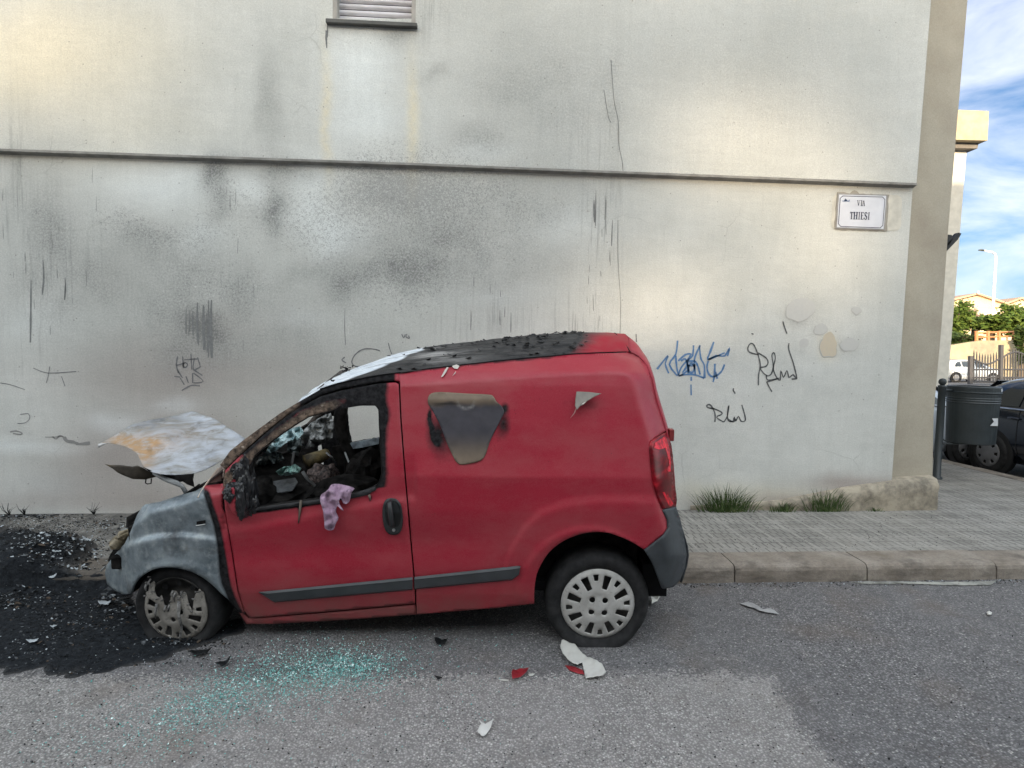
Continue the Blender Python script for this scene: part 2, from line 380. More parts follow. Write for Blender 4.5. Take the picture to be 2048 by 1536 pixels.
# ------------------------------------------------------------------ the building behind the van
apt = empty('apartment_building', (0, YW, 0)); apt.location = (0, YW, 0)
tag(apt, 'pale plastered building with soot stains, graffiti and a shutter window behind the burnt van', 'building')
def wmat(name, lower):
    t = NT(name); so_, sp_, st_ = t.attr('ma'); pk_, cr2, gr_ = t.attr('mb')
    wv = t.vec((1, 1, 1))
    base = t.mix(t.ramp(t.noise(1.3, 6, .6), [(.3, 0.), (.7, 1.)]), (.55, .56, .53), (.68, .685, .65))
    base = t.mix(cr2, base, (.74, .67, .49)); base = t.mix(gr_, base, (.84, .88, .87))
    base = t.mix(t.math('MULTIPLY', pk_, 1.0, clamp=True), base, (.36, .30, .275))
    # rendered plaster: fine mottling and faint horizontal drags
    base = t.mix(.8, base, t.ramp(t.noise(75, 4, .8), [(.3, .80), (.7, 1.16)]), 'MULTIPLY')
    base = t.mix(.35, base, t.ramp(t.noise(5, 6, .7, t.vec((.5, 1, 1.5)), 1.0), [(.3, .86), (.7, 1.1)]), 'MULTIPLY')
    base = t.mix(.3, base, t.ramp(t.noise(6, 6, .7, t.vec((2.2, 1, .3)), .6), [(.3, .86), (.7, 1.08)]), 'MULTIPLY')
    # smoke film
    cl = t.noise(2.6, 6, .62); sm = t.math('MULTIPLY', so_, t.math('MULTIPLY', t.ramp(cl, [(.3, .5), (.7, 1.45)]), t.ramp(t.noise(55, 4, .75), [(.36, .55), (.64, 1.45)])), clamp=True)
    base = t.mix(t.math('MULTIPLY', sm, .82), base, (.135, .14, .137))
    # sooty worm-like speckle
    w1 = t.noise(52, 3, .5, t.vec((1, 1, 1.0)), 1.6); th = t.math('SUBTRACT', .70, t.math('MULTIPLY', sp_, .22))
    k = t.math('MULTIPLY', t.math('SUBTRACT', w1, th), 14, clamp=True)
    k = t.math('MULTIPLY', k, t.math('MULTIPLY', sp_, 1.6, clamp=True))
    base = t.mix(t.math('MULTIPLY', k, .42), base, (.15, .15, .155))
    sv = t.noise(66, 2, .5, t.vec((1, 1, 1.2), loc=(3, 0, 5)), 1.2)
    k3 = t.math('MULTIPLY', t.ramp(sv, [(.64, 0.), (.70, 1.)]), t.math('MULTIPLY', sp_, 1.5, clamp=True))
    base = t.mix(t.math('MULTIPLY', k3, .55), base, (.72, .74, .72))
    # thin water runs
    s1 = t.noise(30, 3, .6, t.vec((1, 1, .045))); s2 = t.noise(2.5, 3, .5, t.vec((1, 1, .6), loc=(4, 0, 2)))
    k2 = t.math('MULTIPLY', t.ramp(s1, [(.52, 0.), (.66, 1.)]), t.math('MULTIPLY', st_, t.ramp(s2, [(.4, .2), (.6, 1.)])))
    base = t.mix(t.math('MULTIPLY', k2, .5), base, (.10, .10, .10))
    # hairline crazing and a few pits
    cz = t.voro(1.5, t.vec((1, 1, 1.3), src=t.mix(.12, t.tc.outputs['Object'], t.noise(3, 4, out='Color'), 'ADD')), feature='DISTANCE_TO_EDGE')
    czm = t.math('MULTIPLY', t.ramp(cz, [(.0, 1.), (.009, 0.)]), t.ramp(t.noise(.9, 3), [(.56, 0.), (.68, .30)]))
    base = t.mix(czm, base, (.22, .22, .2))
    pit = t.math('MULTIPLY', t.ramp(t.voro(9, out='Distance'), [(.045, 1.), (.07, 0.)]), .6); base = t.mix(pit, base, (.2, .19, .17))
    t.bump(t.math('ADD', t.math('MULTIPLY', t.noise(90, 5, .6), .6), t.math('MULTIPLY', t.noise(9, 4), 1.2)), .35, .006)
    return t.out(base, .9, 0, .2)
M_wall = wmat('stained_plaster', True)
soot = [(90, 430, 60, 150, .28), (150, 560, 170, 110, .30), (300, 480, 70, 40, .28), (430, 375, 22, 60, .38, 10), (450, 345, 55, 16, .38, -25), (560, 345, 55, 22, .45), (548, 420, 26, 52, .62),
        (500, 430, 60, 30, .12), (480, 570, 34, 60, .28), (410, 520, 60, 60, .2), (350, 600, 90, 80, .22), (400, 640, 26, 50, .42), (370, 670, 60, 40, .12), (420, 700, 170, 60, .26), (650, 680, 220, 70, .16), (700, 560, 60, 50, .30),
        (800, 545, 80, 30, .34), (860, 480, 180, 65, .34), (900, 540, 220, 60, .15), (760, 390, 110, 45, .20), (1050, 400, 160, 70, .20), (1050, 550, 160, 80, .14), (620, 540, 60, 25, .2, -35), (250, 330, 120, 30, .04),
        (540, 190, 15, 110, .34), (880, 150, 28, 9, .3), (950, 280, 60, 34, .36), (1100, 180, 130, 160, .22), (1350, 150, 300, 150, .17), (1650, 200, 220, 160, .13), (1000, 170, 100, 50, .15), (800, 70, 40, 34, .36),
        (900, 20, 90, 80, .18), (400, 100, 60, 60, .08), (30, 180, 60, 40, .05), (1230, 250, 20, 160, .14), (200, 700, 220, 60, .04), (20, 350, 20, 60, .3),
        (1600, 620, 28, 22, .25), (1700, 690, 26, 18, .16), (1712, 620, 8, 8, .25), (1608, 690, 10, 8, .15), (600, 600, 120, 60, .12), (130, 960, 60, 40, .12), (650, 860, 200, 80, .05)]
speck = [(760, 400, 150, 60, 1.1), (900, 380, 130, 60, .8), (680, 330, 90, 40, .6), (860, 300, 130, 36, .45), (620, 470, 90, 60, .6), (800, 570, 120, 40, .9), (900, 500, 200, 60, .6), (1080, 420, 130, 70, .5),
         (520, 400, 70, 70, .6), (420, 380, 50, 70, .7), (350, 470, 110, 40, .75), (450, 560, 120, 50, .7), (240, 440, 80, 50, .5), (500, 620, 160, 50, .35), (780, 630, 160, 40, .4), (1120, 560, 80, 60, .2), (780, 120, 60, 60, .3), (540, 180, 20, 120, .35), (120, 500, 80, 120, .3)]
strk = [(30, 400, 40, 170, .9), (80, 520, 50, 120, .7), (140, 560, 30, 110, .5), (200, 480, 30, 80, .4), (1190, 460, 30, 170, .8), (1130, 200, 90, 120, .25), (1235, 300, 25, 240, .6), (1020, 620, 140, 50, .75), (480, 560, 40, 50, .8),
        (400, 650, 30, 40, 1.), (900, 640, 60, 50, .4), (1140, 640, 80, 50, .7), (50, 700, 60, 80, .4), (260, 640, 40, 80, .3), (860, 20, 50, 60, .6)]
pink = [(330, 880, 190, 60, .35), (200, 960, 200, 60, .25), (320, 760, 220, 55, .55), (600, 740, 200, 60, .28), (230, 560, 60, 50, .10), (430, 650, 80, 40, .30), (250, 700, 120, 40, .2), (330, 1000, 170, 34, .5), (200, 940, 90, 60, .20), (380, 880, 200, 70, .42), (700, 860, 60, 50, .3), (1700, 965, 90, 18, .8), (1600, 1000, 130, 14, .5),
        (1840, 975, 60, 30, 1.), (1480, 1010, 160, 14, .3), (60, 1000, 120, 20, .3), (560, 640, 80, 40, .1)]
cream = [(60, 110, 190, 130, .55), (652, 230, 9, 130, 1.), (828, 240, 10, 110, 1.), (280, 260, 160, 60, .2), (1658, 690, 17, 24, .7), (1560, 1000, 150, 28, .45), (1400, 990, 60, 26, .25), (1600, 480, 240, 120, .10), (300, 100, 120, 100, .2)]  # broad top-left cream puts warm reflected light into the plaster colour
grey = [(235, 852, 44, 18, .6), (345, 812, 40, 14, .6), (290, 830, 40, 10, .3), (620, 430, 60, 40, .5), (960, 300, 60, 20, .4), (600, 640, 60, 20, .3), (450, 640, 20, 20, .0), (1130, 450, 60, 40, .3), (60, 640, 80, 40, .3), (400, 470, 50, 40, .4), (720, 200, 60, 120, .4), (1000, 590, 120, 20, .25), (330, 365, 120, 45, .6), (500, 380, 34, 30, .5), (620, 360, 50, 50, .5), (730, 130, 80, 60, .45), (230, 850, 42, 22, .9), (345, 812, 36, 16, .8), (50, 890, 160, 12, .6), (120, 980, 90, 40, .4), (700, 470, 60, 30, .4), (760, 250, 90, 40, .3), (660, 480, 40, 40, .4)]
def paint(V):
    X, Y = V[:, 0], V[:, 1]
    wob = (vnoise(V, .012, 4)-.5)*70; wob2 = (vnoise(V+500, .012, 4)-.5)*70; Xw, Yw = X+wob, Y+wob2
    a = np.stack([blobs(Xw, Yw, soot)*1.15+.09*blob(X, Y, 380, 580, 260, 190)+.05*blob(X, Y, 900, 450, 400, 200), blobs(Xw, Yw, speck), blobs(X, Y, strk)], 1)
    b = np.stack([blobs(Xw*.6+X*.4, Yw*.6+Y*.4, pink), blobs(X*.7+Xw*.3, Yw, cream), blobs(Xw*.5+X*.5, Yw*.5+Y*.5, grey)], 1)
    return {'ma': np.clip(a, 0, 1.4), 'mb': np.clip(b, 0, 1)}
GL = [(-420, 281), (0, 297), (833, 326), (1832, 366)]
def wallpart(name, outline, holes, dy, solid, step=13):
    V, F = cdt(outline, holes, step); P = [on_wall(x, y, dy)-apt.location for x, y in V]
    o = mk(name, P, F, M_wall, apt, attrs=paint(V)); o.data.flip_normals()
    s = o.modifiers.new('s', 'SOLIDIFY'); s.thickness = solid; s.offset = -1; return o
low = [(-420, 276), (0, 292), (833, 321), (1826, 361), (1826, 366), (1784, 952), (1784, 1080), (-420, 1095)]
wallpart('lower_wall', low, [], 0, .3)
UP = -.055
up = [(-420, 281), (0, 297), (833, 326), (1833, 366), (1862, 0), (1897, -460), (-420, -460)]
win = [(666, -260), (666, 37), (831, 37), (834, -260)]
wallpart('upper_wall', up, [win], UP, .35)
wn_out = 1
# lip under the overhang, its shadow line put into the dark colour
t = NT('overhang_lip'); M_lip = t.out(t.ramp(t.noise(9, 4), [(.3, (.19, .185, .17)), (.7, (.33, .32, .3))]), .9)
g = [(-420, 283), (0, 298.5), (833, 327.5), (1834, 367.5)]
mb = MB()
for (a, b) in zip(g, g[1:]):
    p, q = on_wall(*a, UP-.004)-apt.location, on_wall(*b, UP-.004)-apt.location
    mb.add([p+Vector((0, 0, .006)), q+Vector((0, 0, .006)), q+Vector((0, .0, -.014)), p+Vector((0, .0, -.014)), p+Vector((0, .052, -.03)), q+Vector((0, .052, -.03))], [(3, 2, 1, 0), (4, 5, 2, 3)])
mb.build('drip_edge', M_lip, apt)
# window
M_sill = simple('sill_stone', (.10, .10, .095), .8, bump=.3); M_jamb = simple('jamb_plaster', (.36, .34, .31), .85)
def wl(px, py, dy): return on_wall(px, py, dy)-apt.location
sp0, sp1 = wl(651, 36, UP-.05), wl(834, 36, UP-.05)
mb = MB().box(sp0.x, sp1.x, sp0.y, sp0.y+.20, sp0.z-.035, sp0.z); mb.build('window_sill', M_sill, apt, bevel=.004)
w0, w1 = wl(666, 10, UP), wl(831, 10, UP); zb = sp0.z
mb = MB().box(w0.x-.002, w0.x+.035, UP-.003, UP+.25, zb, zb+1.4).box(w1.x-.035, w1.x+.003, UP-.003, UP+.25, zb, zb+1.4)
wf = mb.build('window_frame', M_jamb, apt)
t = NT('shutter_slats'); M_shut = t.out(t.mix(t.ramp(t.noise(6, 4, .6, t.vec((1, 1, 4))), [(.4, 0.), (.7, .6)]), (.62, .60, .63), (.36, .34, .34)), .45)
M_dark = simple('near_black', (.012, .012, .013), .8)
shc = MB(); zz = zb+.004
while zz < zb+1.4:
    n = 9
    for k in range(n-1):
        a0, a1 = k/(n-1), (k+1)/(n-1)
        d0, d1 = .016*math.sin(math.pi*a0), .016*math.sin(math.pi*a1)
        h = .052
        shc.add([(w0.x+.035, UP+.11-d0, zz+h*a0), (w1.x-.035, UP+.11-d0, zz+h*a0), (w1.x-.035, UP+.11-d1, zz+h*a1), (w0.x+.035, UP+.11-d1, zz+h*a1)], [(0, 1, 2, 3)])
    zz += .0575
sh = shc.build('rolling_shutter', M_shut, apt, smooth=True)
mb = MB().box(w0.x+.035, w1.x-.035, UP+.125, UP+.13, zb, zb+1.4); mb.build('shutter_gap', M_dark, sh)
# recessed beige corner strip + plinth
t = NT('beige_plaster'); a_ = t.mix(t.ramp(t.noise(2.2, 6, .6), [(.3, 0.), (.7, 1.)]), (.38, .34, .275), (.48, .445, .365))
a_ = t.mix(.5, a_, t.ramp(t.noise(70, 4, .7), [(.3, .82), (.7, 1.12)]), 'MULTIPLY'); t.bump(t.noise(90, 4), .3, .005); M_beige = t.out(a_, .9, 0, .2)
pl = [wl(1845, -460, .09), wl(1965, -460, .09), wl(1935, 0, .09), wl(1896, 464, .09), wl(1883, 653, .09), wl(1867, 830, .09), wl(1865, 952, .09), wl(1863, 1060, .09), wl(1745, 1060, .09), wl(1765, 700, .09), wl(1800, 200, .09)]
MB().prism(pl, (0, 7, 0)).build('corner_pilaster', M_beige, apt)
t = NT('worn_plinth'); a_ = t.mix(t.ramp(t.noise(7, 6, .7), [(.35, 0.), (.62, 1.)]), (.17, .15, .12), (.40, .35, .27)); t.bump(t.noise(25, 6, .7), .4, .008); M_plinth = t.out(a_, .95)
# plinth: low rounded skirt that thickens towards the corner
po = [(1380, 1012), (1480, 1008), (1560, 1000), (1640, 984), (1700, 972), (1790, 960), (1872, 955), (1881, 962)]
rows = []; nr = 7
base_x = [wl(x, y, 0).x for x, y in po]; top_z = [wl(x, y, -.03).z for x, y in po]
xs = np.linspace(base_x[0], base_x[-1], 90)
for x in xs:
    zt = np.interp(x, base_x, top_z); u = sstep(base_x[0], base_x[4], x); dep = .012+.07*u
    e = max(0, (x-(base_x[-1]-.10))/.10); back = .12*e*e*1.2
    for k in range(nr):
        a = k/(nr-1); nn_ = (vnoise(np.array([[x*9, a*4, 0]]), 1, 3)[0]-.5)*.03*(.3+u)
        bot = rz(x)+PAVH-.02; z = bot+(zt-bot)*min(1, a*1.15); y = -dep+(.10*max(0, a-.7)/.3)*1.0*(dep/.08)+nn_+back
        rows.append((x, y, z-.0))
rows2 = [(x, .12, z+.004) for (x, y, z) in rows[nr-1::nr]]
P = rows; F = [(i*nr+j, (i+1)*nr+j, (i+1)*nr+j+1, i*nr+j+1) for i in range(len(xs)-1) for j in range(nr-1)]
o0 = len(P); P = P+rows2; F += [(i*nr+nr-1, (i+1)*nr+nr-1, o0+i+1, o0+i) for i in range(len(xs)-1)]
lastc = (len(xs)-1)*nr; o1 = len(P); P += [(P[lastc+j][0]+.0, .9, P[lastc+j][2]) for j in range(nr)]
F += [(lastc+j, o1+j, o1+j+1, lastc+j+1) for j in range(nr-1)]
mk('plinth', P, F, M_plinth, apt, smooth=True)
# marks on the wall: ribbons of paint a hair proud of the plaster
def ribbon(mb, pts, w, dy=-.003, smooth=3, taper=False, lower=True):
    q = catmull(pts, smooth) if len(pts) > 2 and smooth > 1 else resamp(pts, 8, False)
    P = [wl(x, y, dy) for x, y in q]; n = len(P); vs = []
    for i, p in enumerate(P):
        d = P[min(i+1, n-1)]-P[max(i-1, 0)]
        d = d.normalized() if d.length > 1e-6 else Vector((1, 0, 0)); nrm = Vector((-d.z, 0, d.x))
        ww = w*(1 if not taper else (.35+.65*math.sin(math.pi*min(1, .15+.85*(1-i/(n-1))))))*(.75+.5*vnoise(np.array([[p.x*14, p.z*14, 0.]]), 1, 2)[0])*random.uniform(.8, 1.2)/2
        vs += [p+nrm*ww, p-nrm*ww]
    mb.add(vs, [(2*i, 2*i+1, 2*i+3, 2*i+2) for i in range(n-1)])
def cr4(L_): return [(1280+x/3.658, 640+y/3.658) for x, y in L_]
def cr6(L_): return [(x/3.012, 580+y/3.012) for x, y in L_]
def crr(L_): return [(600+x/5.12, 640+y/5.12) for x, y in L_]
def gpaint(n, c): t = NT(n); return t.out(t.mix(t.ramp(t.noise(40, 3), [(.3, 0.), (.75, .55)]), c, tuple(.5*x+.22 for x in c)), .8)
M_blue, M_blk = gpaint('blue_marker', (.07, .20, .42)), gpaint('black_marker', (.05, .055, .06))
M_gry = gpaint('grey_marker', (.14, .14, .15)); M_drip = gpaint('soot_run', (.16, .165, .165))
mb = MB()
for s_ in [[(125, 360), (205, 260), (185, 320), (210, 390)], [(275, 150), (262, 250), (215, 325), (275, 410)], [(262, 260), (268, 340), (282, 408)],
           [(280, 300), (330, 255), (372, 250), (345, 295), (300, 350), (285, 410), (350, 370)], [(285, 410), (320, 400), (400, 400), (470, 425)], [(392, 185), (385, 260), (350, 300), (355, 390)],
           [(375, 310), (398, 340), (388, 380), (362, 380), (355, 345), (375, 310)], [(440, 185), (410, 250), (398, 300), (405, 400)], [(435, 190), (445, 280), (470, 330), (472, 425)], [(300, 300), (330, 285), (345, 330), (310, 385)],
           [(540, 160), (515, 230), (495, 290), (560, 260), (620, 262), (655, 205), (640, 265)], [(500, 300), (490, 340), (500, 390), (530, 415), (570, 400), (600, 370), (618, 325)], [(548, 320), (545, 400), (535, 455)],
           [(500, 290), (620, 240)], [(405, 300), (425, 340), (440, 400)], [(552, 380), (565, 430)], [(350, 300), (405, 300)], [(345, 335), (405, 330)]]: ribbon(mb, cr4(s_), .018)
for s_ in [[(375, 415), (375, 445)], [(373, 472), (375, 550)]]: ribbon(mb, cr4(s_), .015)
tag(mb.build('graffiti', M_blue, apt), 'blue angular graffiti tag')
mb = MB()
for s_ in [[(870, 255), (800, 235), (790, 200), (810, 172), (835, 185), (862, 250), (880, 330), (868, 400), (866, 478)], [(862, 240), (920, 275), (937, 310), (920, 340), (880, 350), (905, 390), (935, 410)],
           [(935, 410), (960, 395), (975, 340), (965, 260), (980, 240), (990, 280), (975, 350), (985, 390), (1000, 420), (1025, 440), (1030, 370), (1050, 420), (1075, 370), (1090, 420), (1120, 400), (1148, 430), (1120, 310), (1088, 215), (1090, 170)],
           [(1148, 430), (1110, 432)], [(925, 400), (935, 440), (1020, 425), (940, 450), (930, 460), (965, 525)], [(1045, 10), (1060, 60), (1075, 100)], [(815, 98), (830, 104)]]: ribbon(mb, cr4(s_), .013)
tag(mb.build('graffiti', M_blk, apt), 'larger black signature scrawl')
mb = MB()
for s_ in [[(545, 650), (495, 640), (492, 622), (515, 622), (540, 660), (550, 700), (548, 745)], [(530, 645), (590, 670), (598, 690), (560, 710), (600, 740), (615, 745)],
           [(615, 745), (640, 700), (650, 625), (640, 680), (645, 735), (680, 740), (690, 710), (700, 740), (720, 705), (740, 740), (770, 735), (765, 690), (745, 620)], [(685, 500), (682, 515), (697, 538)], [(640, 720), (680, 745), (700, 725)]]: ribbon(mb, cr4(s_), .013)
tag(mb.build('graffiti', M_blk, apt), 'smaller black signature scrawl')
mb = MB()
for s_ in [[(1070, 400), (1062, 450), (1075, 500)], [(1100, 400), (1105, 470)], [(1062, 455), (1110, 440)], [(1115, 435), (1130, 450), (1115, 468), (1102, 452), (1115, 435)], [(1150, 385), (1155, 480)], [(1110, 420), (1190, 415)], [(1190, 405), (1205, 455)],
           [(1170, 410), (1165, 480), (1210, 460)], [(1165, 480), (1220, 515)], [(1050, 520), (1085, 525)], [(1070, 485), (1100, 530)], [(1120, 520), (1135, 560)], [(1160, 500), (1160, 560)], [(1165, 500), (1225, 550), (1165, 560)], [(1095, 605), (1150, 575), (1205, 578)], [(1085, 530), (1110, 570)]]: ribbon(mb, cr6(s_), .011)
tag(mb.build('graffiti', M_gry, apt), 'faint grey scribbled tag above the open bonnet')
mb = MB()
for s_ in [[(820, 315), (740, 295), (640, 300), (560, 360), (530, 430), (560, 470), (620, 475)], [(458, 380), (430, 405), (440, 420), (472, 440)], [(905, 235), (918, 290), (940, 350)], [(1042, 145), (1062, 182), (1078, 145)], [(1095, 142), (1085, 172), (1120, 188), (1112, 160)]]: ribbon(mb, crr(s_), .010)
ribbon(mb, [(1272, 668), (1273, 684)], .012)
for s_ in [[(120, 750), (170, 745), (178, 775), (150, 800), (105, 805)], [(0, 560), (60, 570), (150, 600)], [(200, 470), (290, 500), (460, 490)], [(300, 460), (290, 520), (278, 560)], [(370, 520), (392, 580)]]: ribbon(mb, cr6(s_), .006)
tag(mb.build('graffiti', M_gry, apt), 'loose grey pen marks above the van roof')
mb = MB()
for x, y0, y1, w in [(373, 616, 668, .012), (379, 620, 672, .010), (385, 622, 671, .012), (395, 605, 690, .022), (407, 610, 700, .03), (417, 600, 715, .018), (423, 600, 716, .03), (413, 625, 705, .012), (86, 520, 590, .014), (62, 560, 685, .016), (130, 555, 600, .012),
                       (1188, 400, 445, .018), (1192, 380, 452, .01), (1210, 390, 440, .007), (1225, 440, 492, .010), (1213, 400, 470, .006), (690, 615, 690, .006), (1000, 620, 650, .008), (1022, 625, 665, .007), (942, 620, 660, .007), (652, 60, 96, .016), (655, 50, 75, .012)]:
    ribbon(mb, [(x, y0), (x+random.uniform(-1.5, 1.5), (y0+y1)/2), (x+random.uniform(-2, 2), y1)], w, -.002 if y0 > 330 else UP-.002, 4, True)
for pts, w, d in [([(1222, 120), (1228, 200), (1236, 240), (1238, 290), (1244, 320), (1246, 342)], .006, UP-.002), ([(1236, 440), (1236, 520), (1241, 600), (1240, 668)], .005, -.002), ([(1208, 180), (1216, 230), (1222, 245)], .006, UP-.002)]:
    ribbon(mb, pts, w, d, 5)
for _ in range(40):
    x = random.choice([random.gauss(1195, 18), random.gauss(1020, 70), random.gauss(130, 60), random.gauss(470, 25), random.gauss(50, 30)]); y = random.uniform(440, 640) if x > 700 else random.uniform(330, 680); l = random.uniform(8, 34)
    ribbon(mb, [(x, y), (x+random.uniform(-1, 1), y+l)], random.uniform(.003, .007), -.002, 1, True)
mb.build('soot_runs', M_drip, apt)
mb = MB()
ribbon(mb, [(20, 864), (32, 862), (44, 866), (40, 869), (26, 867)], .012, -.002); ribbon(mb, [(105, 873), (112, 878), (120, 871), (130, 876)], .012, -.002)
ribbon(mb, [(128, 874), (134, 882), (147, 884), (158, 888), (180, 886)], .03, -.0025); ribbon(mb, [(90, 874), (110, 874), (125, 872)], .006, -.002)
mb.build('plaster_crack', gpaint('exposed_render', (.24, .235, .225)), apt)
M_p1 = gpaint('plaster_patch_grey', (.56, .56, .535)); M_p2 = gpaint('plaster_patch_cream', (.58, .51, .39)); M_p3 = gpaint('plaster_rim', (.48, .475, .45))
def ppatch(cx, cy, rx, ry, m, seed, rim=True):
    n = 26; P = [(cx+rx*math.cos(a)*(.7+.6*q), cy+ry*math.sin(a)*(.7+.6*q)) for a, q in zip(np.linspace(0, 6.283, n+1)[:-1], vnoise(np.stack([np.cos(np.linspace(0, 6.283, n+1)[:-1])*1.3+seed, np.sin(np.linspace(0, 6.283, n+1)[:-1])*1.3], 1), 1, 2))]
    q = catmull(P, 2, True); mk('plaster_patch', [wl(x, y, -.0022) for x, y in q], [tuple(range(len(q)-1, -1, -1))], m, apt)
    if rim: rb = MB(); k = int(len(q)*.62); ribbon(rb, q[:k], .010, -.003, 1, True); rb.build('patch_rim', M_p3, apt)
ppatch(1600, 619, 28, 22, M_p1, 3); ppatch(1658, 690, 17, 24, M_p2, 9); ppatch(1642, 657, 15, 12, M_p1, 14); ppatch(1697, 690, 18, 14, M_p1, 21); ppatch(1713, 621, 9, 8, M_p1, 30); ppatch(1608, 686, 10, 9, M_p1, 33, False)
# cream mortar pads round the street sign belong to the wall
M_pad = simple('sign_mortar', (.62, .60, .53), .85); M_pad2 = simple('grey_mortar', (.33, .31, .27), .9, bump=.5)
def rrect(x0, y0, x1, y1, r, n=5):
    o = []
    for cx, cy, a0 in ((x1-r, y0+r, -90), (x1-r, y1-r, 0), (x0+r, y1-r, 90), (x0+r, y0+r, 180)):
        o += [(cx+r*math.cos(rad(a0+90*k/n)), cy+r*math.sin(rad(a0+90*k/n))) for k in range(n+1)]
    return o
mk('mortar_pad', [wl(x+(y-400)*-.04, y+(x-1730)*.02, -.0035) for x, y in rrect(1665, 389, 1804, 460, 12)], [tuple(range(24))], M_pad, apt).data.flip_normals()
pj = [(x+random.uniform(-1.2, 1.2), y+random.uniform(-1.2, 1.2)) for x, y in resamp([(1674, 384), (1700, 386), (1709, 380), (1720, 387), (1778, 390), (1777, 420), (1774, 463), (1720, 461), (1668, 459)], 7)]
mk('mortar_pad', [wl(x, y, -.006) for x, y in pj], [tuple(range(len(pj)-1, -1, -1))], M_pad2, apt)

# street name plate
sg = empty('street_sign', wl(1723, 423, -.012)+apt.location); tag(sg, 'white street name plate reading VIA THIESI with dark border on the pale wall', 'street sign')
c0 = on_wall(1723.5, 423.5, -.012)
def sgp(px, py, dy): return on_wall(px, py, -.012+dy)-c0
Q = [(1678, 388.5), (1774, 391), (1768.5, 459.5), (1673.5, 456)]
def bil(u, v): 
    a, b, c, d = [np.array(q) for q in Q]; p = (a*(1-u)+b*u)*(1-v)+(d*(1-u)+c*u)*v; return p
def SP(u, v, dy): return sgp(*bil(u, v), dy)
M_white = simple('enamel_white', (.66, .68, .74), .3, var=.04); M_ink = simple('ink', (.03, .035, .07), .5); M_frame = simple('sign_frame', (.30, .29, .28), .5)
pe = MB().prism([SP(-.02, -.02, 0), SP(1.02, -.02, 0), SP(1.02, 1.02, 0), SP(-.02, 1.02, 0)], (0, .02, 0)); pe.build('backing_frame', M_frame, sg)
pe = MB().prism([SP(.01, .015, -.003), SP(.99, .015, -.003), SP(.99, .985, -.003), SP(.01, .985, -.003)], (0, .004, 0)); pe.build('plate', M_white, sg)
def sring(u0, v0, u1, v1, c, w):
    cu, cv = c, c*1.4; o = [(u0+cu, v0), (u1-cu, v0), (u1, v0+cv), (u1, v1-cv), (u1-cu, v1), (u0+cu, v1), (u0, v1-cv), (u0, v0+cv)]
    wu, wv = w, w*1.4; i = [(u0+cu+wu*.4, v0+wv), (u1-cu-wu*.4, v0+wv), (u1-wu, v0+cv+wv*.4), (u1-wu, v1-cv-wv*.4), (u1-cu-wu*.4, v1-wv), (u0+cu+wu*.4, v1-wv), (u0+wu, v1-cv-wv*.4), (u0+wu, v0+cv+wv*.4)]
    return o, i
o_, i_ = sring(.03, .045, .975, .965, .055, .013)
mk('border_line', [SP(u, v, -.0045) for u, v in o_+i_], [(k, k+8, (k+1) % 8+8, (k+1) % 8) for k in range(8)], M_ink, sg)
letters = MB()
def lbar(u0, v0, u1, v1, w):   # vertical-ish bar from (u0,v0) to (u1,v1) with horizontal width w
    letters.add([SP(u0-w/2, v0, -.0055), SP(u0+w/2, v0, -.0055), SP(u1+w/2, v1, -.0055), SP(u1-w/2, v1, -.0055)], [(3, 2, 1, 0)])
def lh(u0, u1, v, h): letters.add([SP(u0, v-h/2, -.0053), SP(u1, v-h/2, -.0053), SP(u1, v+h/2, -.0053), SP(u0, v+h/2, -.0053)], [(3, 2, 1, 0)])
def glyph(ch, u, v, w, h):
    T, t_ = w*.30, h*.07; ser = w*.55
    def serif(x, y): lh(x-ser/2, x+ser/2, y, t_)
    if ch == 'I': lbar(u+w/2, v, u+w/2, v+h, T); serif(u+w/2, v); serif(u+w/2, v+h)
    if ch == 'V': lbar(u+w*.1, v, u+w*.5, v+h, T); lbar(u+w*.95, v, u+w*.55, v+h, T*.45); serif(u+w*.1, v); serif(u+w*.95, v)
    if ch == 'A': lbar(u+w*.5, v, u+w*.92, v+h, T); lbar(u+w*.45, v, u+w*.05, v+h, T*.45); lh(u+w*.2, u+w*.75, v+h*.65, t_); serif(u+w*.05, v+h); serif(u+w*.92, v+h)
    if ch == 'T': lbar(u+w/2, v, u+w/2, v+h, T); lh(u, u+w, v+t_/2, t_*1.3); serif(u+w/2, v+h); lbar(u+.03*w, v, u+.03*w, v+h*.25, T*.35); lbar(u+.97*w, v, u+.97*w, v+h*.25, T*.35)
    if ch == 'H': [lbar(u+w*k, v, u+w*k, v+h, T) for k in (.18, .82)]; [serif(u+w*k, y) for k in (.18, .82) for y in (v, v+h)]; lh(u+w*.18, u+w*.82, v+h*.48, t_)
    if ch == 'E': lbar(u+w*.25, v, u+w*.25, v+h, T); lh(u+w*.02, u+w*.9, v, t_); lh(u+w*.02, u+w*.9, v+h, t_); lh(u+w*.25, u+w*.7, v+h*.48, t_); lbar(u+.88*w, v, u+.88*w, v+h*.22, T*.35); lbar(u+.88*w, v+h*.78, u+.88*w, v+h, T*.35)
    if ch == 'S':
        pts = catmull([(.85, .22), (.7, .03), (.4, .0), (.18, .14), (.25, .36), (.6, .55), (.85, .72), (.78, .93), (.45, 1.), (.2, .93), (.1, .75)], 4)
        for a, b in zip(pts, pts[1:]):
            p = [SP(u+w*x, v+h*y, -.0056) for x, y in (a, b)]; d = (p[1]-p[0]).normalized(); n_ = Vector((-d.z, 0, d.x))*.0042*(1.5 if .3 < a[1] < .7 else 1)
            letters.add([p[0]+n_, p[0]-n_, p[1]-n_, p[1]+n_], [(0, 1, 2, 3)])
for ch, u in (('V', .40), ('I', .462), ('A', .505)): glyph(ch, u, .17, .052, .155)
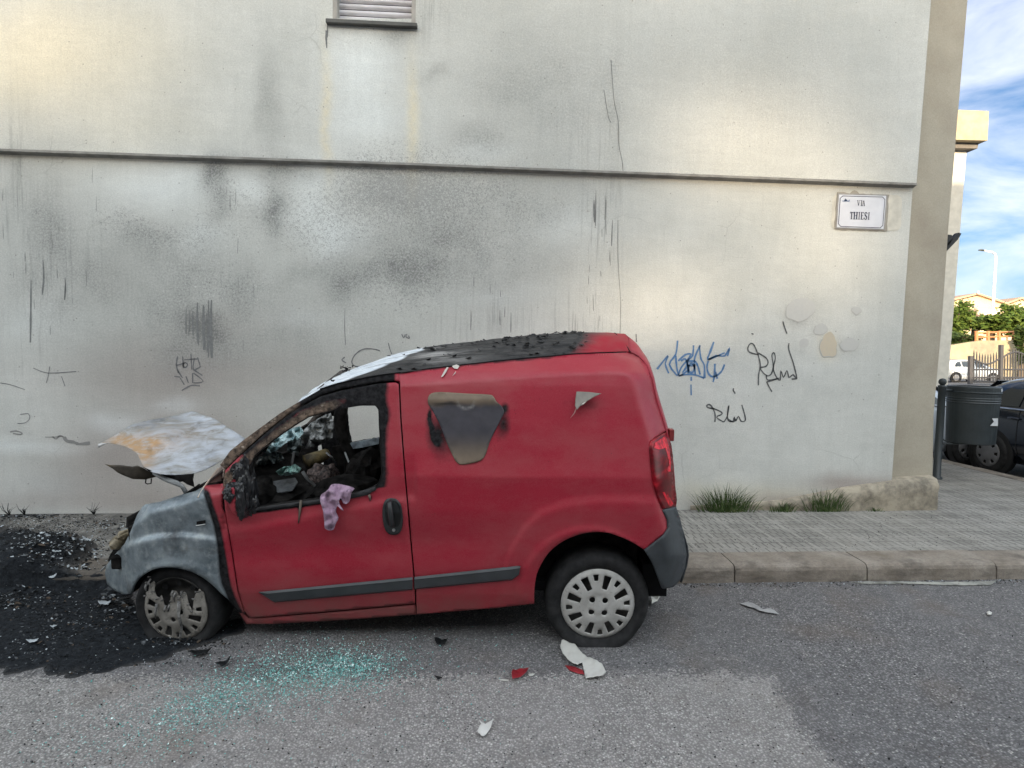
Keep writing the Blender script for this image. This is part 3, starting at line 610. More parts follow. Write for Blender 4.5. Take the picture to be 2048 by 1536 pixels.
for ch, u, w in (('T', .265, .07), ('H', .342, .082), ('I', .428, .06), ('E', .49, .07), ('S', .565, .064), ('I', .63, .06)): glyph(ch, u, .52, w, .205)
letters.build('lettering', M_ink, sg)
em = MB()
for poly in ([(.075, .19), (.12, .20), (.15, .13), (.20, .20), (.235, .15), (.235, .215), (.09, .215)], [(.13, .20), (.15, .115), (.18, .20)]): em.add([SP(u, v, -.0055) for u, v in poly], [tuple(range(len(poly)-1, -1, -1))])
em.build('emblem', simple('emblem_blue', (.12, .20, .38), .5), sg)
# ------------------------------------------------------------------ the burnt van
VO = on_road(1195, 1297); VF = on_road(365, 1289)
ex = (VO-VF).normalized(); eh = Vector((-ex.y, ex.x, 0)).normalized(); TILT = rad(4.2)
ez0 = ex.cross(eh)
ey = (eh*math.cos(TILT)+Vector((0, 0, 1))*math.sin(TILT)); ey = (ey-ex*ey.dot(ex)).normalized(); ez = ex.cross(ey)
VM = Matrix((ex, ey, ez)).transposed().to_4x4(); VM.translation = VO; VI = VM.inverted()
van = empty('burnt_van', mw=VM)
tag(van, 'red panel van with burnt out front, buckled bonnet and charred roof parked against the kerb', 'van')
VCAM = VI @ CAM_P; VR3 = VI.to_3x3()
def vy(px, py, y):                      # van-local point on the plane y = const
    d = VR3 @ ray(px, py); t = (y-VCAM.y)/d.y; return VCAM+d*t
VW = 1.66                                # body width
ARC1 = ((355, 1217), 88); 
REAR_EDGE = [(704, 1256), (718, 1280), (760, 1304), (800, 1312), (861, 1331), (913, 1344), (968, 1349), (1017, 1350), (1060, 1362), (1110, 1374), (1180, 1360)]
def redge(py): return np.interp(py, [a for a, b in REAR_EDGE], [b for a, b in REAR_EDGE])
def ztop(z):                             # tumblehome
    return np.interp(z, [0, .15, .30, .45, .80, 1.0, 1.08, 1.30, 1.52, 1.60, 1.66, 1.8], [.10, .055, .02, .008, 0, .008, .03, .085, .145, .175, .26, .5])
def swoosh(px): return np.interp(px, [980, 1000, 1020, 1045, 1080, 1130, 1200, 1300, 1340], [1230, 1150, 1090, 1045, 1012, 992, 984, 986, 990])
def DY(px, py):
    px = np.asarray(px, float); py = np.asarray(py, float)
    d0 = VR3 @ Vector((0, 0, 0))
    z = np.array([vy(a, b, 0.05).z for a, b in zip(px, py)])
    D = ztop(z)
    # swelling over the rear wheel
    w = sstep(0, 26, py-swoosh(px))*sstep(975, 1020, px)*(1-sstep(1090, 1150, py)*.4)
    D = D-.015*w
    # shoulder hollow under the gutter (pressed side panel)
    cre = np.interp(px, [560, 805, 1234, 1273, 1292, 1306], [815, 771, 742, 757, 806, 874]); 
    D = D+.05*np.clip((cre-py)/28, 0, 1.3)*sstep(780, 815, px)*(1-sstep(1235, 1290, px))
    D = D+.012*sstep(1268, 1296, px)*0
    # door: waist ledge below the window and hollow below
    ws = np.interp(px, [450, 532, 650, 760, 830], [1060, 1048, 1022, 1004, 996]); D = D+.016*(1-sstep(-12, 10, py-ws))*(px < 832)*(px > 445)*sstep(900, 960, py)
    D = D+.012*np.exp(-(((py-np.interp(px, [450, 830, 1000], [1110, 1085, 1075]))/34)**2))*(px > 440)*(1-sstep(900, 1040, px))
    # rear corner turns away
    e = (redge(py)-px); D = D+.20*np.clip(1-e/46, 0, 1)**2.2
    # wheel arch lips
    for cx, cy, r in ((1178, 1196, 128), (352, 1235, 100)):
        q = np.hypot(px-cx, (py-cy)); D = D-.012*np.exp(-((q-r-6)/9)**2)*(py < cy+10)
    # front wing: rolls in towards the nose
    f = np.clip((330-px)/120, 0, 1); D = D+.30*f**2*sstep(0, 1, f*1.2)
    # wing crease between upper and bulging lower part
    cr2 = np.interp(px, [236, 262, 311, 367, 440], [1100, 1085, 1072, 1068, 1078]); D = D+.035*(1-sstep(-5, 5, py-cr2))*(px < 448)*sstep(1.4, 0, np.abs(px-300)/200)
    top = np.interp(px, [274, 300, 367, 411, 444], [1030, 1006, 988, 972, 967]); D = D+.10*np.clip(1-(py-top)/26, 0, 1)**2*(px < 446)
    return D
def VP(px, py, extra=0.0):
    D = DY(px, py)+extra
    return [vy(a, b, d) for a, b, d in zip(px, py, D)]
def vp1(px, py, extra=0.0): return VP([px], [py], extra)[0]

# paint that carries soot (R), bare scorched steel (G) and brown blistered paint (B)
t = NT('van_red_paint'); so_, ba_, br_ = t.attr('mv')
n1 = t.noise(7, 6, .65); n2 = t.noise(38, 5, .6); n3 = t.noise(2.2, 4)
red = t.mix(t.ramp(n3, [(.35, 0.), (.65, 1.)]), (.30, .006, .024), (.33, .008, .028))
red = t.mix(t.ramp(t.noise(220, 2), [(.35, .0), (.75, .16)]), red, (.55, .16, .17))
spk = t.math('MULTIPLY', t.ramp(t.voro(38), [(.07, 1.), (.13, 0.)]), t.ramp(t.noise(3, 3), [(.45, 0.), (.6, .8)])); red = t.mix(spk, red, (.09, .012, .015)); dust = t.ramp(t.noise(1.5, 6, .7, t.vec((1, 1, 2.0))), [(.42, 0.), (.70, .18)]); red = t.mix(dust, red, (.42, .23, .21))
gz_ = t.n('ShaderNodeSeparateXYZ'); t.put(gz_.inputs[0], t.tc.outputs['Object'])
low_ = t.math('MULTIPLY', t.ramp(gz_.outputs[2], [(.20, 1.), (.42, 0.)]), t.ramp(n1, [(.3, .15), (.7, .7)])); red = t.mix(low_, red, (.20, .10, .085))
thr = lambda a, w=6, nn=None: t.math('MULTIPLY_ADD', t.math('ADD', a, t.math('MULTIPLY', t.math('SUBTRACT', nn or n1, .5), .55)), w, -(w-1)/2., clamp=True)
bare = t.mix(t.ramp(n1, [(.3, 0.), (.72, 1.)]), (.085, .11, .13), (.33, .375, .40))
bare = t.mix(t.ramp(t.noise(16, 6, .7), [(.50, 0.), (.70, .55)]), bare, (.46, .49, .49)); bare = t.mix(t.ramp(t.noise(4.2, 5, .6, t.vec(loc=(5, 1, 2))), [(.62, 0.), (.76, .6)]), bare, (.24, .15, .06))
bare = t.mix(t.ramp(t.noise(5.4, 5, .6, t.vec(loc=(1, 8, 2))), [(.58, 0.), (.72, .6)]), bare, (.055, .05, .05))
brown = t.mix(t.ramp(n2, [(.35, 0.), (.6, 1.)]), (.045, .035, .03), (.20, .145, .11)); brown = t.mix(t.ramp(t.noise(26, 5, .7, t.vec((.6, 1, 1.2))), [(.60, 0.), (.66, .9)]), brown, (.40, .34, .28))
sootc = t.mix(t.ramp(n2, [(.35, 0.), (.75, 1.)]), (.008, .008, .009), (.035, .034, .036))
mb_ = thr(ba_); ms_ = thr(so_, 2.6); mr_ = thr(br_, 5, n2)
c = t.mix(mb_, red, bare); c = t.mix(mr_, c, brown); c = t.mix(ms_, c, sootc)
ro = t.mix(mb_, t.ramp(n1, [(.3, .36), (.7, .5)]), t.ramp(n2, [(.3, .36), (.7, .62)])); ro = t.mix(t.math('MAXIMUM', ms_, mr_), ro, (.8, .8, .8))
t.bump(t.math('MULTIPLY', n2, t.math('ADD', t.math('MULTIPLY', mr_, 1.6), t.math('ADD', .02, t.math('MULTIPLY', mb_, .25)))), .5, .008)
M_van = t.out(c, ro, t.math('MULTIPLY', mb_, .35), t.math('MULTIPLY_ADD', t.math('MAXIMUM', ms_, mr_), -.34, .42))
def vmask(V, kind):
    X, Y = V[:, 0], V[:, 1]; n = (vnoise(V, .03, 4)-.5)
    s = np.zeros(len(V)); b = np.zeros(len(V)); r = np.zeros(len(V))
    if kind == 'door':
        xr = np.interp(Y, [760, 800, 850, 960, 1010], [772, 778, 774, 771, 762])
        top = (1-sstep(-16, 18, X-xr+n*14))*(1-sstep(0, 1, (Y-np.interp(X, [440, 500, 530, 640, 760], [985, 1024, 1020, 1004, 972]))/9))
        s = top*1.1
        band = np.interp(X, [450, 524, 561, 606, 683, 740], [945, 876, 848, 818, 788, 776])
        r = (np.exp(-((Y-band-16)/17)**2)*(1-sstep(640, 740, X))*.95); s = s-r*.9
        s = s*sstep(468, 492, X-(Y > 905)*np.clip((Y-905)*.0, 0, 40)+(Y < 905)*30) + .28*blob(X, Y, 460, 985, 16, 50)
        s = s+.30*blob(X, Y, 450, 1130, 10, 90)+.15*blob(X, Y, 470, 1020, 30, 20)
        for cx, cy, l in ((600, 1020, 1), (741, 996, .5)): s = s+.7*np.exp(-((X-cx-(Y-cy)*-.1)/5)**2-((Y-cy)/(24*l))**2)
    if kind == 'side':
        s = .6*blob(X, Y, 859, 830, 3.5, 16, 1, 6)+.55*blob(X, Y, 863, 857, 3.5, 16, 1, -8)+.5*blob(X, Y, 871, 881, 4, 10, 1, -25)+.32*blob(X, Y, 872, 868, 22, 46)+.55*blob(X, Y, 1010, 815, 10, 12)+.55*blob(X, Y, 1008, 850, 16, 30)+.30*blob(X, Y, 900, 880, 70, 60)+.28*blob(X, Y, 935, 850, 85, 70)+.45*blob(X, Y, 1180, 810, 34, 20)+.28*blob(X, Y, 1130, 805, 26, 22)
        s = s+.6*(1-sstep(0, 5, Y-np.interp(X, [795, 850, 1000, 1100, 1160], [748, 740, 724, 716, 700])))*(1-sstep(1100, 1170, X))
        s = s+.22*blob(X, Y, 1203, 1046, 3, 14)
    if kind == 'wing':
        edge = np.interp(Y, [965, 983, 1054, 1120, 1171, 1235], [408, 414, 437, 448, 456, 478])
        b = 1-sstep(-14, 6, X-edge); b = b*1.05
        s = .95*np.exp(-((X-edge+2)/9)**2)*sstep(960, 990, Y)+.25*blob(X, Y, 320, 1060, 60, 8)+.35*blob(X, Y, 440, 1150, 12, 40)+.3*blob(X, Y, 350, 1120, 60, 10)
        s = s+.35*(1-b)*sstep(1150, 1235, Y)
    if kind == 'rail':
        s = 1.1*(1-sstep(780, 800, X)); r = 1.0*(1-sstep(560, 640, X))*(.6+.8*(vnoise(V, .05, 3))); s = s-r*.85
    return {'mv': np.clip(np.stack([s, b, r], 1), 0, 1.3)}
M_blackmetal = simple('charred_metal', (.014, .013, .013), .8, var=.5, scale=20, bump=.6, spec=.12)
def vpanel(name, outline, holes=(), kind='side', step=7, parent=None, mat=None, solid=.012, extra=0.0, label=None):
    V, F = cdt(outline, holes, step); P = VP(V[:, 0], V[:, 1], extra)
    o = mk(name, P, F, mat or M_van, parent or van, smooth=True, attrs=vmask(V, kind)); o.data.flip_normals()
    if solid: s = o.modifiers.new('s', 'SOLIDIFY'); s.thickness = solid; s.offset = -1
    if label: o['label'] = label
    return o
ARC_R = [(1068, 1207), (1070, 1166), (1078, 1137), (1098, 1105), (1127, 1082), (1166, 1067), (1205, 1064), (1234, 1071), (1264, 1084), (1289, 1100)]
side = [(800, 766), (803, 835), (809, 917), (819, 1035), (832, 1180), (833, 1210), (834, 1229), (1000, 1215), (1064, 1208)]+catmull(ARC_R, 3)+[(1312, 1081), (1327, 1069), (1334, 1056), (1333, 1039), (1326, 1019), (1316, 995), (1307, 968), (1302, 927), (1300, 894), (1303, 881), (1332, 861), (1312, 800), (1304, 760), (1294, 732), (1280, 716), (1266, 708), (1253, 705), (1156, 708), (1000, 722), (854, 739), (797, 746)]
vpanel('side_panel', side, kind='side', step=5)
rail = [(797, 746), (766, 750), (725, 757), (678, 767), (640, 779), (592, 807), (561, 826), (524, 853), (486, 881), (460, 902), (440, 930), (451, 938), (477, 912), (524, 869), (571, 831), (606, 808), (641, 790), (683, 777), (758, 763), (793, 761), (800, 763)]
vpanel('roof_rail', rail, kind='rail', step=5, label='blackened and blistered rail above the driver door')
DWIN = [(507, 1017), (560, 1010), (639, 1000), (707, 990), (742, 978), (757, 966), (763, 945), (761, 900), (758, 847), (757, 820), (750, 811), (720, 811), (688, 816), (655, 824), (617, 834), (580, 857), (547, 880), (519, 903), (507, 917), (500, 941), (503, 985)]
doorp = [(451, 941), (477, 915), (524, 873), (571, 835), (606, 812), (641, 793), (683, 781), (758, 767), (791, 765), (797, 768), (800, 835), (806, 917), (816, 1035), (829, 1180), (830, 1207), (700, 1219), (560, 1231), (500, 1236), (489, 1222), (477, 1182), (463, 1091), (450, 1018), (446, 965)]
door = vpanel('door', doorp, [DWIN], kind='door', step=6, label='red driver door scorched black round its empty window')
sill = [(497, 1238), (560, 1234), (700, 1222), (830, 1210), (833, 1229), (684, 1240), (542, 1248), (493, 1248), (482, 1231), (474, 1214)]
vpanel('sill', sill, kind='side', step=6, extra=.012)
WING_ARC = [(442, 1187), (414, 1161), (381, 1143), (344, 1135), (311, 1138), (285, 1150), (269, 1166), (262, 1188)]
wing = [(446, 967), (447, 1018), (460, 1091), (474, 1182), (488, 1226), (480, 1226), (456, 1199)]+catmull(WING_ARC, 3)+[(246, 1189), (226, 1179), (214, 1168), (210, 1147), (212, 1132), (227, 1112), (238, 1100), (250, 1086), (262, 1061), (274, 1030), (284, 1014), (290, 1009), (321, 1003), (367, 988), (391, 982), (411, 971)]
fend = vpanel('front_wing', wing, kind='wing', step=6, label='burnt bare steel front wing fading to red at the door')
# little side marker slot
mb = MB(); 
def vquad(mb, pts, extra): mb.add(VP([p[0] for p in pts], [p[1] for p in pts], extra), [tuple(range(len(pts)-1, -1, -1))])
vquad(mb, [(393, 1043), (411, 1040), (411, 1047), (393, 1050)], -.004); mb.build('marker_slot', M_blackmetal, fend)
mb = MB(); mb.tube(VP([392, 402, 411], [1051, 1050, 1048.5], -.004), .0025, 6); mb.build('marker_trim', simple('bare_trim', (.5, .5, .48), .4, .6), fend)
# inner skin, dark, closes the door gaps and lines the arches
def inner(outline, holes, ex_, name, mat=M_blackmetal, step=16, parent=van):
    V, F = cdt(outline, holes, step); return mk(name, VP(V[:, 0], V[:, 1], ex_), F, mat, parent, smooth=True)
back_out = [(797, 742), (900, 735), (1100, 716), (1250, 708), (1290, 740), (1322, 865), (1318, 1080), (1290, 1100)]+[(x, y) for x, y in reversed(catmull(ARC_R, 3))][2:]+[(1062, 1206), (1000, 1211), (700, 1234), (500, 1242), (476, 1200), (452, 1060), (450, 940), (520, 876), (640, 796), (760, 764)]
DW2 = [(500, 1024), (560, 1017), (640, 1007), (707, 997), (748, 985), (766, 970), (770, 945), (765, 847), (763, 812), (750, 803), (688, 808), (655, 816), (617, 826), (575, 850), (540, 876), (510, 900), (494, 941)]
inner(back_out, [DW2], .065, 'inner_frame')
def band(outer, depth_, name, mat=M_blackmetal, ex_=.004, parent=van):
    p = VP([q[0] for q in outer], [q[1] for q in outer], ex_); n = len(p)
    return mk(name, p+[q+Vector((0, depth_, 0)) for q in p], [(i, i+1, n+i+1, n+i) for i in range(n-1)], mat, parent, smooth=True, solid=.004)
M_plast = simple('dark_arch_liner', (.010, .010, .011), .85, bump=.3, spec=.1)
# window reveal and rubber
rw = catmull(DWIN, 2, True); rw.append(rw[0]); band(rw, .05, 'window_reveal', M_blackmetal, -.004, door)
seal = [(500, 1020), (560, 1014), (639, 1004), (707, 994), (748, 981), (757, 966), (742, 978), (707, 990), (639, 1000), (560, 1010), (507, 1017)]
vpanel('window_seal', [(503, 1023), (560, 1016), (639, 1007), (700, 998), (735, 990), (752, 980), (750, 973), (742, 977), (700, 990), (639, 999.5), (560, 1009.5), (505, 1017)], kind='none', parent=door, mat=simple('rubber', (.02, .02, .022), .7), extra=-.008, step=5)
# handle
hp = [(785+21*math.cos(a)*(1-.0*math.sin(a))+(-3*math.sin(-a)), 1033+37*math.sin(a)) for a in np.linspace(0, 2*math.pi, 28)[:-1]]
hp = [(x+(y-1033)*.06*1, y) for x, y in [(785+20*np.sign(math.cos(a))*abs(math.cos(a))**.75, 1033+37*np.sign(math.sin(a))*abs(math.sin(a))**.8) for a in np.linspace(0, 2*math.pi, 33)[:-1]]]
M_hand = simple('black_plastic', (.022, .024, .026), .45, var=.3)
hd = vpanel('door_handle', hp, kind='none', parent=door, mat=M_hand, extra=-.010, step=4, solid=.01)
mb = MB(); vquad(mb, [(x*.0+785+(x-785)*.78+1, 1028+(y-1033)*.72) for x, y in hp], -.0115); mb.build('handle_recess', simple('recess_black', (.004, .004, .004), .6), hd)
b0, b1 = vp1(779, 1008, -.035), vp1(784, 1050, -.035)
mb = MB(); mb.tube([b0+Vector((0, .028, .006)), b0, (b0+b1)/2+Vector((0, -.004, 0)), b1, b1+Vector((0, .022, -.008))], [.012, .0135, .014, .013, .011], 8); mb.build('pull_bar', M_hand, hd, smooth=True)
mb = MB(); k = vp1(787.5, 1060, -.014); mb.lathe([(.0001, -.003), (.009, -.003), (.009, .004)], k, 'Y', 14); mb.build('key_lock', simple('lock_metal', (.4, .4, .4), .35, .9), hd)
# mouldings
M_mould = simple('grey_moulding', (.047, .052, .057), .5, var=.15, bump=.15)
def mould(top, bot, name, parent):
    n = len(top); rows = []
    for k, (f, e) in enumerate([(0, 0), (0.02, -.014), (.22, -.024), (.30, -.0215), (.9, -.018), (1, 0)]):
        px = [a[0]*(1-f)+b[0]*f for a, b in zip(top, bot)]; py = [a[1]*(1-f)+b[1]*f for a, b in zip(top, bot)]; rows += VP(px, py, e)
    fcs = [(r*n+i, (r+1)*n+i, (r+1)*n+i+1, r*n+i+1) for r in range(5) for i in range(n-1)]+[tuple(r*n for r in range(6)), tuple(r*n+n-1 for r in range(5, -1, -1))]
    o = mk(name, rows, fcs, M_mould, parent, smooth=False); o.data.flip_normals(); return o
lin = lambda a, b, n=9: [(a[0]+(b[0]-a[0])*k/(n-1), a[1]+(b[1]-a[1])*k/(n-1)) for k in range(n)]
mould([(517, 1184)]+lin((530, 1182.5), (825, 1154)), [(517.5, 1185)]+lin((549, 1205), (825, 1180)), 'door_moulding', door)
mould(lin((829, 1153.5), (1034, 1131.5))+[(1041, 1132)], lin((829, 1179), (1024, 1160.5))+[(1038, 1150)], 'side_moulding', van)
# rear bumper (grey plastic) and lamp
bump_o = [(1326, 1020), (1352, 1013), (1361, 1039), (1369, 1078), (1374, 1109), (1370, 1137), (1360, 1162), (1347, 1174), (1326, 1178), (1318, 1160), (1310, 1138), (1303, 1122), (1289, 1101), (1312, 1083), (1329, 1070), (1337, 1056), (1335, 1039)]
V, F = cdt(bump_o, [], 6)
M_bump = simple('grey_bumper_plastic', (.040, .046, .052), .55, var=.2, scale=12, bump=.2)
bp = mk('rear_bumper', VP(V[:, 0], V[:, 1], -.012+.0*V[:, 0]), F, M_bump, van, smooth=True, solid=.012, offset=-1); bp.data.flip_normals()
t = NT('tail_lamp_lens'); rib = t.ramp(t.noise(9, 3, .5, t.vec((1, 1, 2.4))), [(.40, (.10, .0, .004)), (.56, (.20, .001, .008)), (.70, (.40, .01, .02))])
M_lamp = t.out(rib, .3, 0, .3)
lamp_o = [(1332, 864), (1303, 882), (1300.5, 894), (1302.5, 927), (1307.5, 968), (1316.5, 995), (1326, 1018), (1352, 1014), (1354, 1000), (1350, 968), (1349, 960), (1346, 913), (1343, 890), (1339, 876)]
V, F = cdt(lamp_o, [], 5); tl = mk('tail_light', VP(V[:, 0], V[:, 1], -.012), F, M_lamp, van, smooth=True, solid=.02, offset=-1); tl.data.flip_normals()
lc = [(1330, 872), (1310, 886), (1308, 896), (1318, 899), (1331, 896), (1336, 915), (1339, 930), (1333, 938), (1336, 944), (1342, 943), (1341, 915), (1337, 885)]
M_lamp2 = simple('lamp_reflector', (.62, .012, .03), .35, .0, var=.5, scale=30, bump=.3, spec=.3)
V, F = cdt(lc, [], 4); o = mk('lamp_reflector', VP(V[:, 0], V[:, 1], -.0155), F, M_lamp2, tl, smooth=True); o.data.flip_normals()
for pl_ in ([(1325, 985), (1329, 984), (1344, 1011), (1339, 1013)], [(1333, 990), (1336, 989), (1347, 1008), (1344, 1010)]):
    mb = MB(); vquad(mb, pl_, -.016); mb.build('lamp_reflector', M_lamp2, tl)
q = vp1(1341, 868, .03); mb = MB().box(q.x-.012, q.x+.018, q.y-.02, q.y+.03, q.z-.04, q.z+.03); mb.build('door_hinge', simple('hinge_red', (.22, .03, .03), .5), van, bevel=.004)
# far side: same body mirrored, plain
def mir(p): return Vector((p.x, VW-p.y, p.z))
zc = lambda px, py, y: vy(px, py, y)
FARW = [(694, 812), (720, 808), (756, 811), (790, 812), (840, 815), (850, 880), (757, 875), (728, 879), (704, 884), (698, 860)]
FARQ = [(661, 829), (668, 832), (663, 870), (645, 880), (622, 885), (616, 878), (617, 868), (636, 846)]
# far outline built in van coordinates from the near outline
rimnear = VP(*zip(*[(800, 746), (1000, 722), (1156, 708), (1253, 705), (1294, 732), (1312, 800), (1331, 861), (1345, 930), (1350, 1017), (1370, 1100), (1345, 1172), (1000, 1215), (684, 1240), (493, 1248), (474, 1190), (455, 1060), (446, 965), (451, 938), (477, 912), (524, 869), (571, 831), (606, 808), (641, 790), (683, 777), (758, 763)]))
def yfar(z): return VW-float(ztop(z))-.01
farpts = [(p.x, p.z) for p in rimnear]
fh = []
for H_ in (FARW, FARQ):
    h2 = []
    for x, y in resamp(H_, 5):
        p = vy(x, y, VW-.10)
        for _ in range(3): p = vy(x, y, yfar(p.z))
        h2.append((p.x+random.uniform(-.003, .003), p.z+random.uniform(-.004, .004)))
    fh.append(h2)
V, F = cdt([(x, z) for x, z in farpts], fh, .06)
fs = mk('far_side_panel', [(x, yfar(z), z) for x, z in V], F, M_van, van, smooth=True, solid=.02, attrs={'mv': np.stack([1-sstep(-1.25, -.75, V[:, 0]) if 0 else (1-sstep(-.9, -.6, V[:, 0])), np.zeros(len(V)), np.zeros(len(V))], 1)})
# roof: gutter to gutter with a crown
gut = [(592, 807), (640, 779), (678, 767), (725, 757), (766, 750), (797, 746), (854, 738.5), (1000, 722), (1100, 713), (1156, 708), (1253, 704.5), (1262, 706)]
crown = [(590, 800), (641, 772), (664, 758), (700, 741), (735, 729), (760, 719), (787, 711), (834, 701), (893, 692.5), (951, 686), (1000, 681), (1038, 676), (1097, 671), (1146, 668), (1224, 667), (1249, 669)]
gp = [vp1(*p) for p in gut]; cp = [vy(x, y, VW*.42) for x, y in crown]
gx = [p.x for p in gp]; gzv = [p.z for p in gp]; gyv = [p.y for p in gp]; cxx = [p.x for p in cp]; czz = [p.z for p in cp]
def roof_pt(x, v):                      # v in 0..1 across
    zg = np.interp(x, gx, gzv); yg = np.interp(x, gx, gyv); zc_ = max(np.interp(x, cxx, czz), zg+.012)
    a = abs(2*v-1); y = yg+(VW-2*yg)*v; 
    z = zg+(zc_-zg)*(1-a**2.6)
    return Vector((x, y, z))
x0r, x1r = gx[0], gx[-1]
NX, NY = 210, 44; xs = np.linspace(x0r, x1r, NX); vs_ = np.linspace(0, 1, NY)**1.0
R = [roof_pt(x, v) for x in xs for v in vs_]
Rx = np.array([[p.x, p.y, p.z] for p in R]); RW = (np.array(VM.to_3x3()) @ Rx.T).T+np.array(VM.translation); RPX, RPY = projn(RW)
rf = [(i*NY+j, (i+1)*NY+j, (i+1)*NY+j+1, i*NY+j+1) for i in range(NX-1) for j in range(NY-1)]
t = NT('charred_roof'); so_, si_, bl_ = t.attr('mr')
n1 = t.noise(6, 6, .7, t.vec((.35, 1.6, 1))); n2 = t.noise(30, 5, .65, t.vec((.4, 1.4, 1))); n0 = t.noise(4, 5)
redc = (.33, .012, .026); silver = t.mix(t.ramp(n2, [(.4, 0.), (.6, 1.)]), (.55, .60, .66), (.78, .82, .86)); silver = t.mix(t.ramp(t.noise(14, 5, .7, t.vec((.25, 2, 1))), [(.56, 0.), (.64, .8)]), silver, (.06, .06, .06))
blk = t.mix(t.ramp(n2, [(.35, 0.), (.62, 1.)]), (.012, .012, .013), (.05, .048, .048)); blk = t.mix(t.math('MULTIPLY', bl_, t.ramp(n1, [(.45, 0.), (.62, 1.)])), blk, (.35, .34, .33))
f1 = lambda a, w, nn: t.math('MULTIPLY_ADD', t.math('ADD', a, t.math('MULTIPLY', t.math('SUBTRACT', nn, .5), .5)), w, -(w-1)/2., clamp=True)
red2 = t.mix(t.ramp(n0, [(.45, 0.), (.7, .5)]), redc, (.20, .12, .10))
c = t.mix(f1(so_, 1.7, n0), red2, blk); c = t.mix(f1(si_, 5, n1), c, silver)
t.bump(t.math('MULTIPLY', n2, t.math('ADD', .03, so_)), .7, .012)
M_roof = t.out(c, t.mix(si_, .6, .45), 0, .3)
sootm = 1-sstep(1120, 1225, RPX+(RPY-690)*.8); silm = 1-sstep(-22, 22, RPX-np.interp(RPY, [700, 706, 722, 745, 765, 795], [850, 828, 798, 738, 688, 618])+4); grm = blob(RPX, RPY, 880, 712, 60, 14)
disp = vnoise(Rx*np.array([3, 14, 1]), 2.2, 4)-.5
fl = np.clip(vnoise(Rx*np.array([5, 22, 1]), 1.6, 4)-.55, 0, 1)*sootm*(1-silm)
R = [p+Vector((0, 0, d*.006*s+f*.022+.004*s*math.sin(q_*38))) for p, d, s, f, q_ in zip(R, disp, sootm, fl, [p.y for p in R])]
roof = mk('roof', R, rf, M_roof, van, smooth=True, solid=.01, offset=-1, attrs={'mr': np.stack([sootm, silm*sootm, grm], 1)}); roof['label'] = 'charred black roof with flaking paint and a bare silver front'
# loose flakes of burnt paint standing up on the roof
mb = MB()
for _ in range(170):
    px = random.choice([random.uniform(820, 1180), random.uniform(1000, 1180), random.uniform(640, 830)]); 
    x = xs[0]+(xs[-1]-xs[0])*random.random(); x = np.interp(px, [x_ for x_, _ in gut], gx); v = random.choice([random.random()**1.2*.5, random.uniform(.25, .55)]); p = roof_pt(x, v)
    if px < 830 and random.random() < .8: continue
    s = random.uniform(.008, .026); a = random.uniform(0, 6.28); u = Vector((math.cos(a), math.sin(a)*.6, random.uniform(-.1, .2)))*s; w = Vector((-math.sin(a), math.cos(a), random.uniform(-.1, .25)))*s*.6
    q = p+Vector((0, 0, .008)); mb.add([q-u-w*.3, q+u*.6-w, q+u+w*.4, q+w+Vector((0, 0, s*.35)), q-u*.4+w*.8], [(0, 1, 2, 3), (0, 3, 4)])
mb.build('paint_flakes', simple('burnt_flakes', (.014, .014, .015), .7, var=.6, scale=30), roof, solid=.0015)
q0, q1, q2 = vp1(684, 764), vy(684, 742, VW*.42), 0
mb = MB()
for _ in range(40):
    q = vy(random.uniform(681, 702), random.uniform(738, 745), VW*.40)+Vector((0, random.uniform(-.04, .04), random.uniform(-.006, .02))); s = random.uniform(.006, .015); mb.add([q+Vector((s*random.uniform(-1, 1), s*random.uniform(-1, 1), s*random.uniform(-.8, 1))) for _ in range(4)], [(0, 1, 2), (0, 2, 3), (0, 3, 1), (1, 3, 2)])
mb.build('charred_lump', M_blackmetal, roof)
# peeling slivers by the gutter
M_pale = simple('primer_back', (.50, .46, .42), .6, var=.15)
mb = MB()
for poly in ([(882, 754), (889, 741), (894, 734), (897, 735), (893, 743), (886, 753)], [(904, 732), (913, 729), (919, 732), (915, 738), (908, 737)], [(911, 746), (905, 752), (908, 747), (912, 742)]):
    vquad(mb, poly, -.014)
mb.build('paint_curl', M_pale, roof, solid=.001)
# tailgate top and rear face
re = [(1256, 704.5), (1270, 709), (1280, 716), (1294, 732), (1304, 760), (1312, 800), (1331, 861), (1345, 930), (1350, 1017), (1362, 1060), (1374, 1110), (1360, 1165)]
rp = [vp1(*p) for p in catmull(re, 3)]; rows = []; nv = 19
sil = [(1228, 667), (1249, 669), (1265, 676), (1281, 689), (1290, 705), (1296, 718), (1304, 745), (1312, 773), (1322, 815), (1333, 861), (1345, 915), (1350, 968), (1356, 1017), (1366, 1060), (1376, 1110), (1361, 1168)]
silx = np.interp([proj(VM @ p)[1] for p in rp], [b for a, b in sil], [a for a, b in sil])
for i, p in enumerate(rp):
    top = i/(len(rp)-1)
    for k in range(nv):
        v = k/(nv-1); a = abs(2*v-1); y = p.y+(VW-2*p.y)*v; bul = .07*(1-a**3)*min(1, .35+top*1.4)*(1 if top < .6 else .45)
        zup = (.095*(1-a**2.6))*max(0, 1-top*3.0)
        rows.append(Vector((p.x+bul+.002, y, p.z+zup)))
ib = next(i for i, p in enumerate(rp) if proj(VM @ p)[1] > 1018)
mk('bumper_centre', [r_+Vector((.004, 0, 0)) for r_ in rows[ib*nv:]], [(i*nv+k, (i+1)*nv+k, (i+1)*nv+k+1, i*nv+k+1) for i in range(len(rp)-1-ib) for k in range(nv-1)], M_bump, bp, smooth=True, solid=.012)
tg = mk('tailgate', rows, [(i*nv+k, (i+1)*nv+k, (i+1)*nv+k+1, i*nv+k+1) for i in range(ib) for k in range(nv-1)], M_van, van, smooth=True, solid=.012, attrs={'mv': np.zeros((len(rows), 3))})
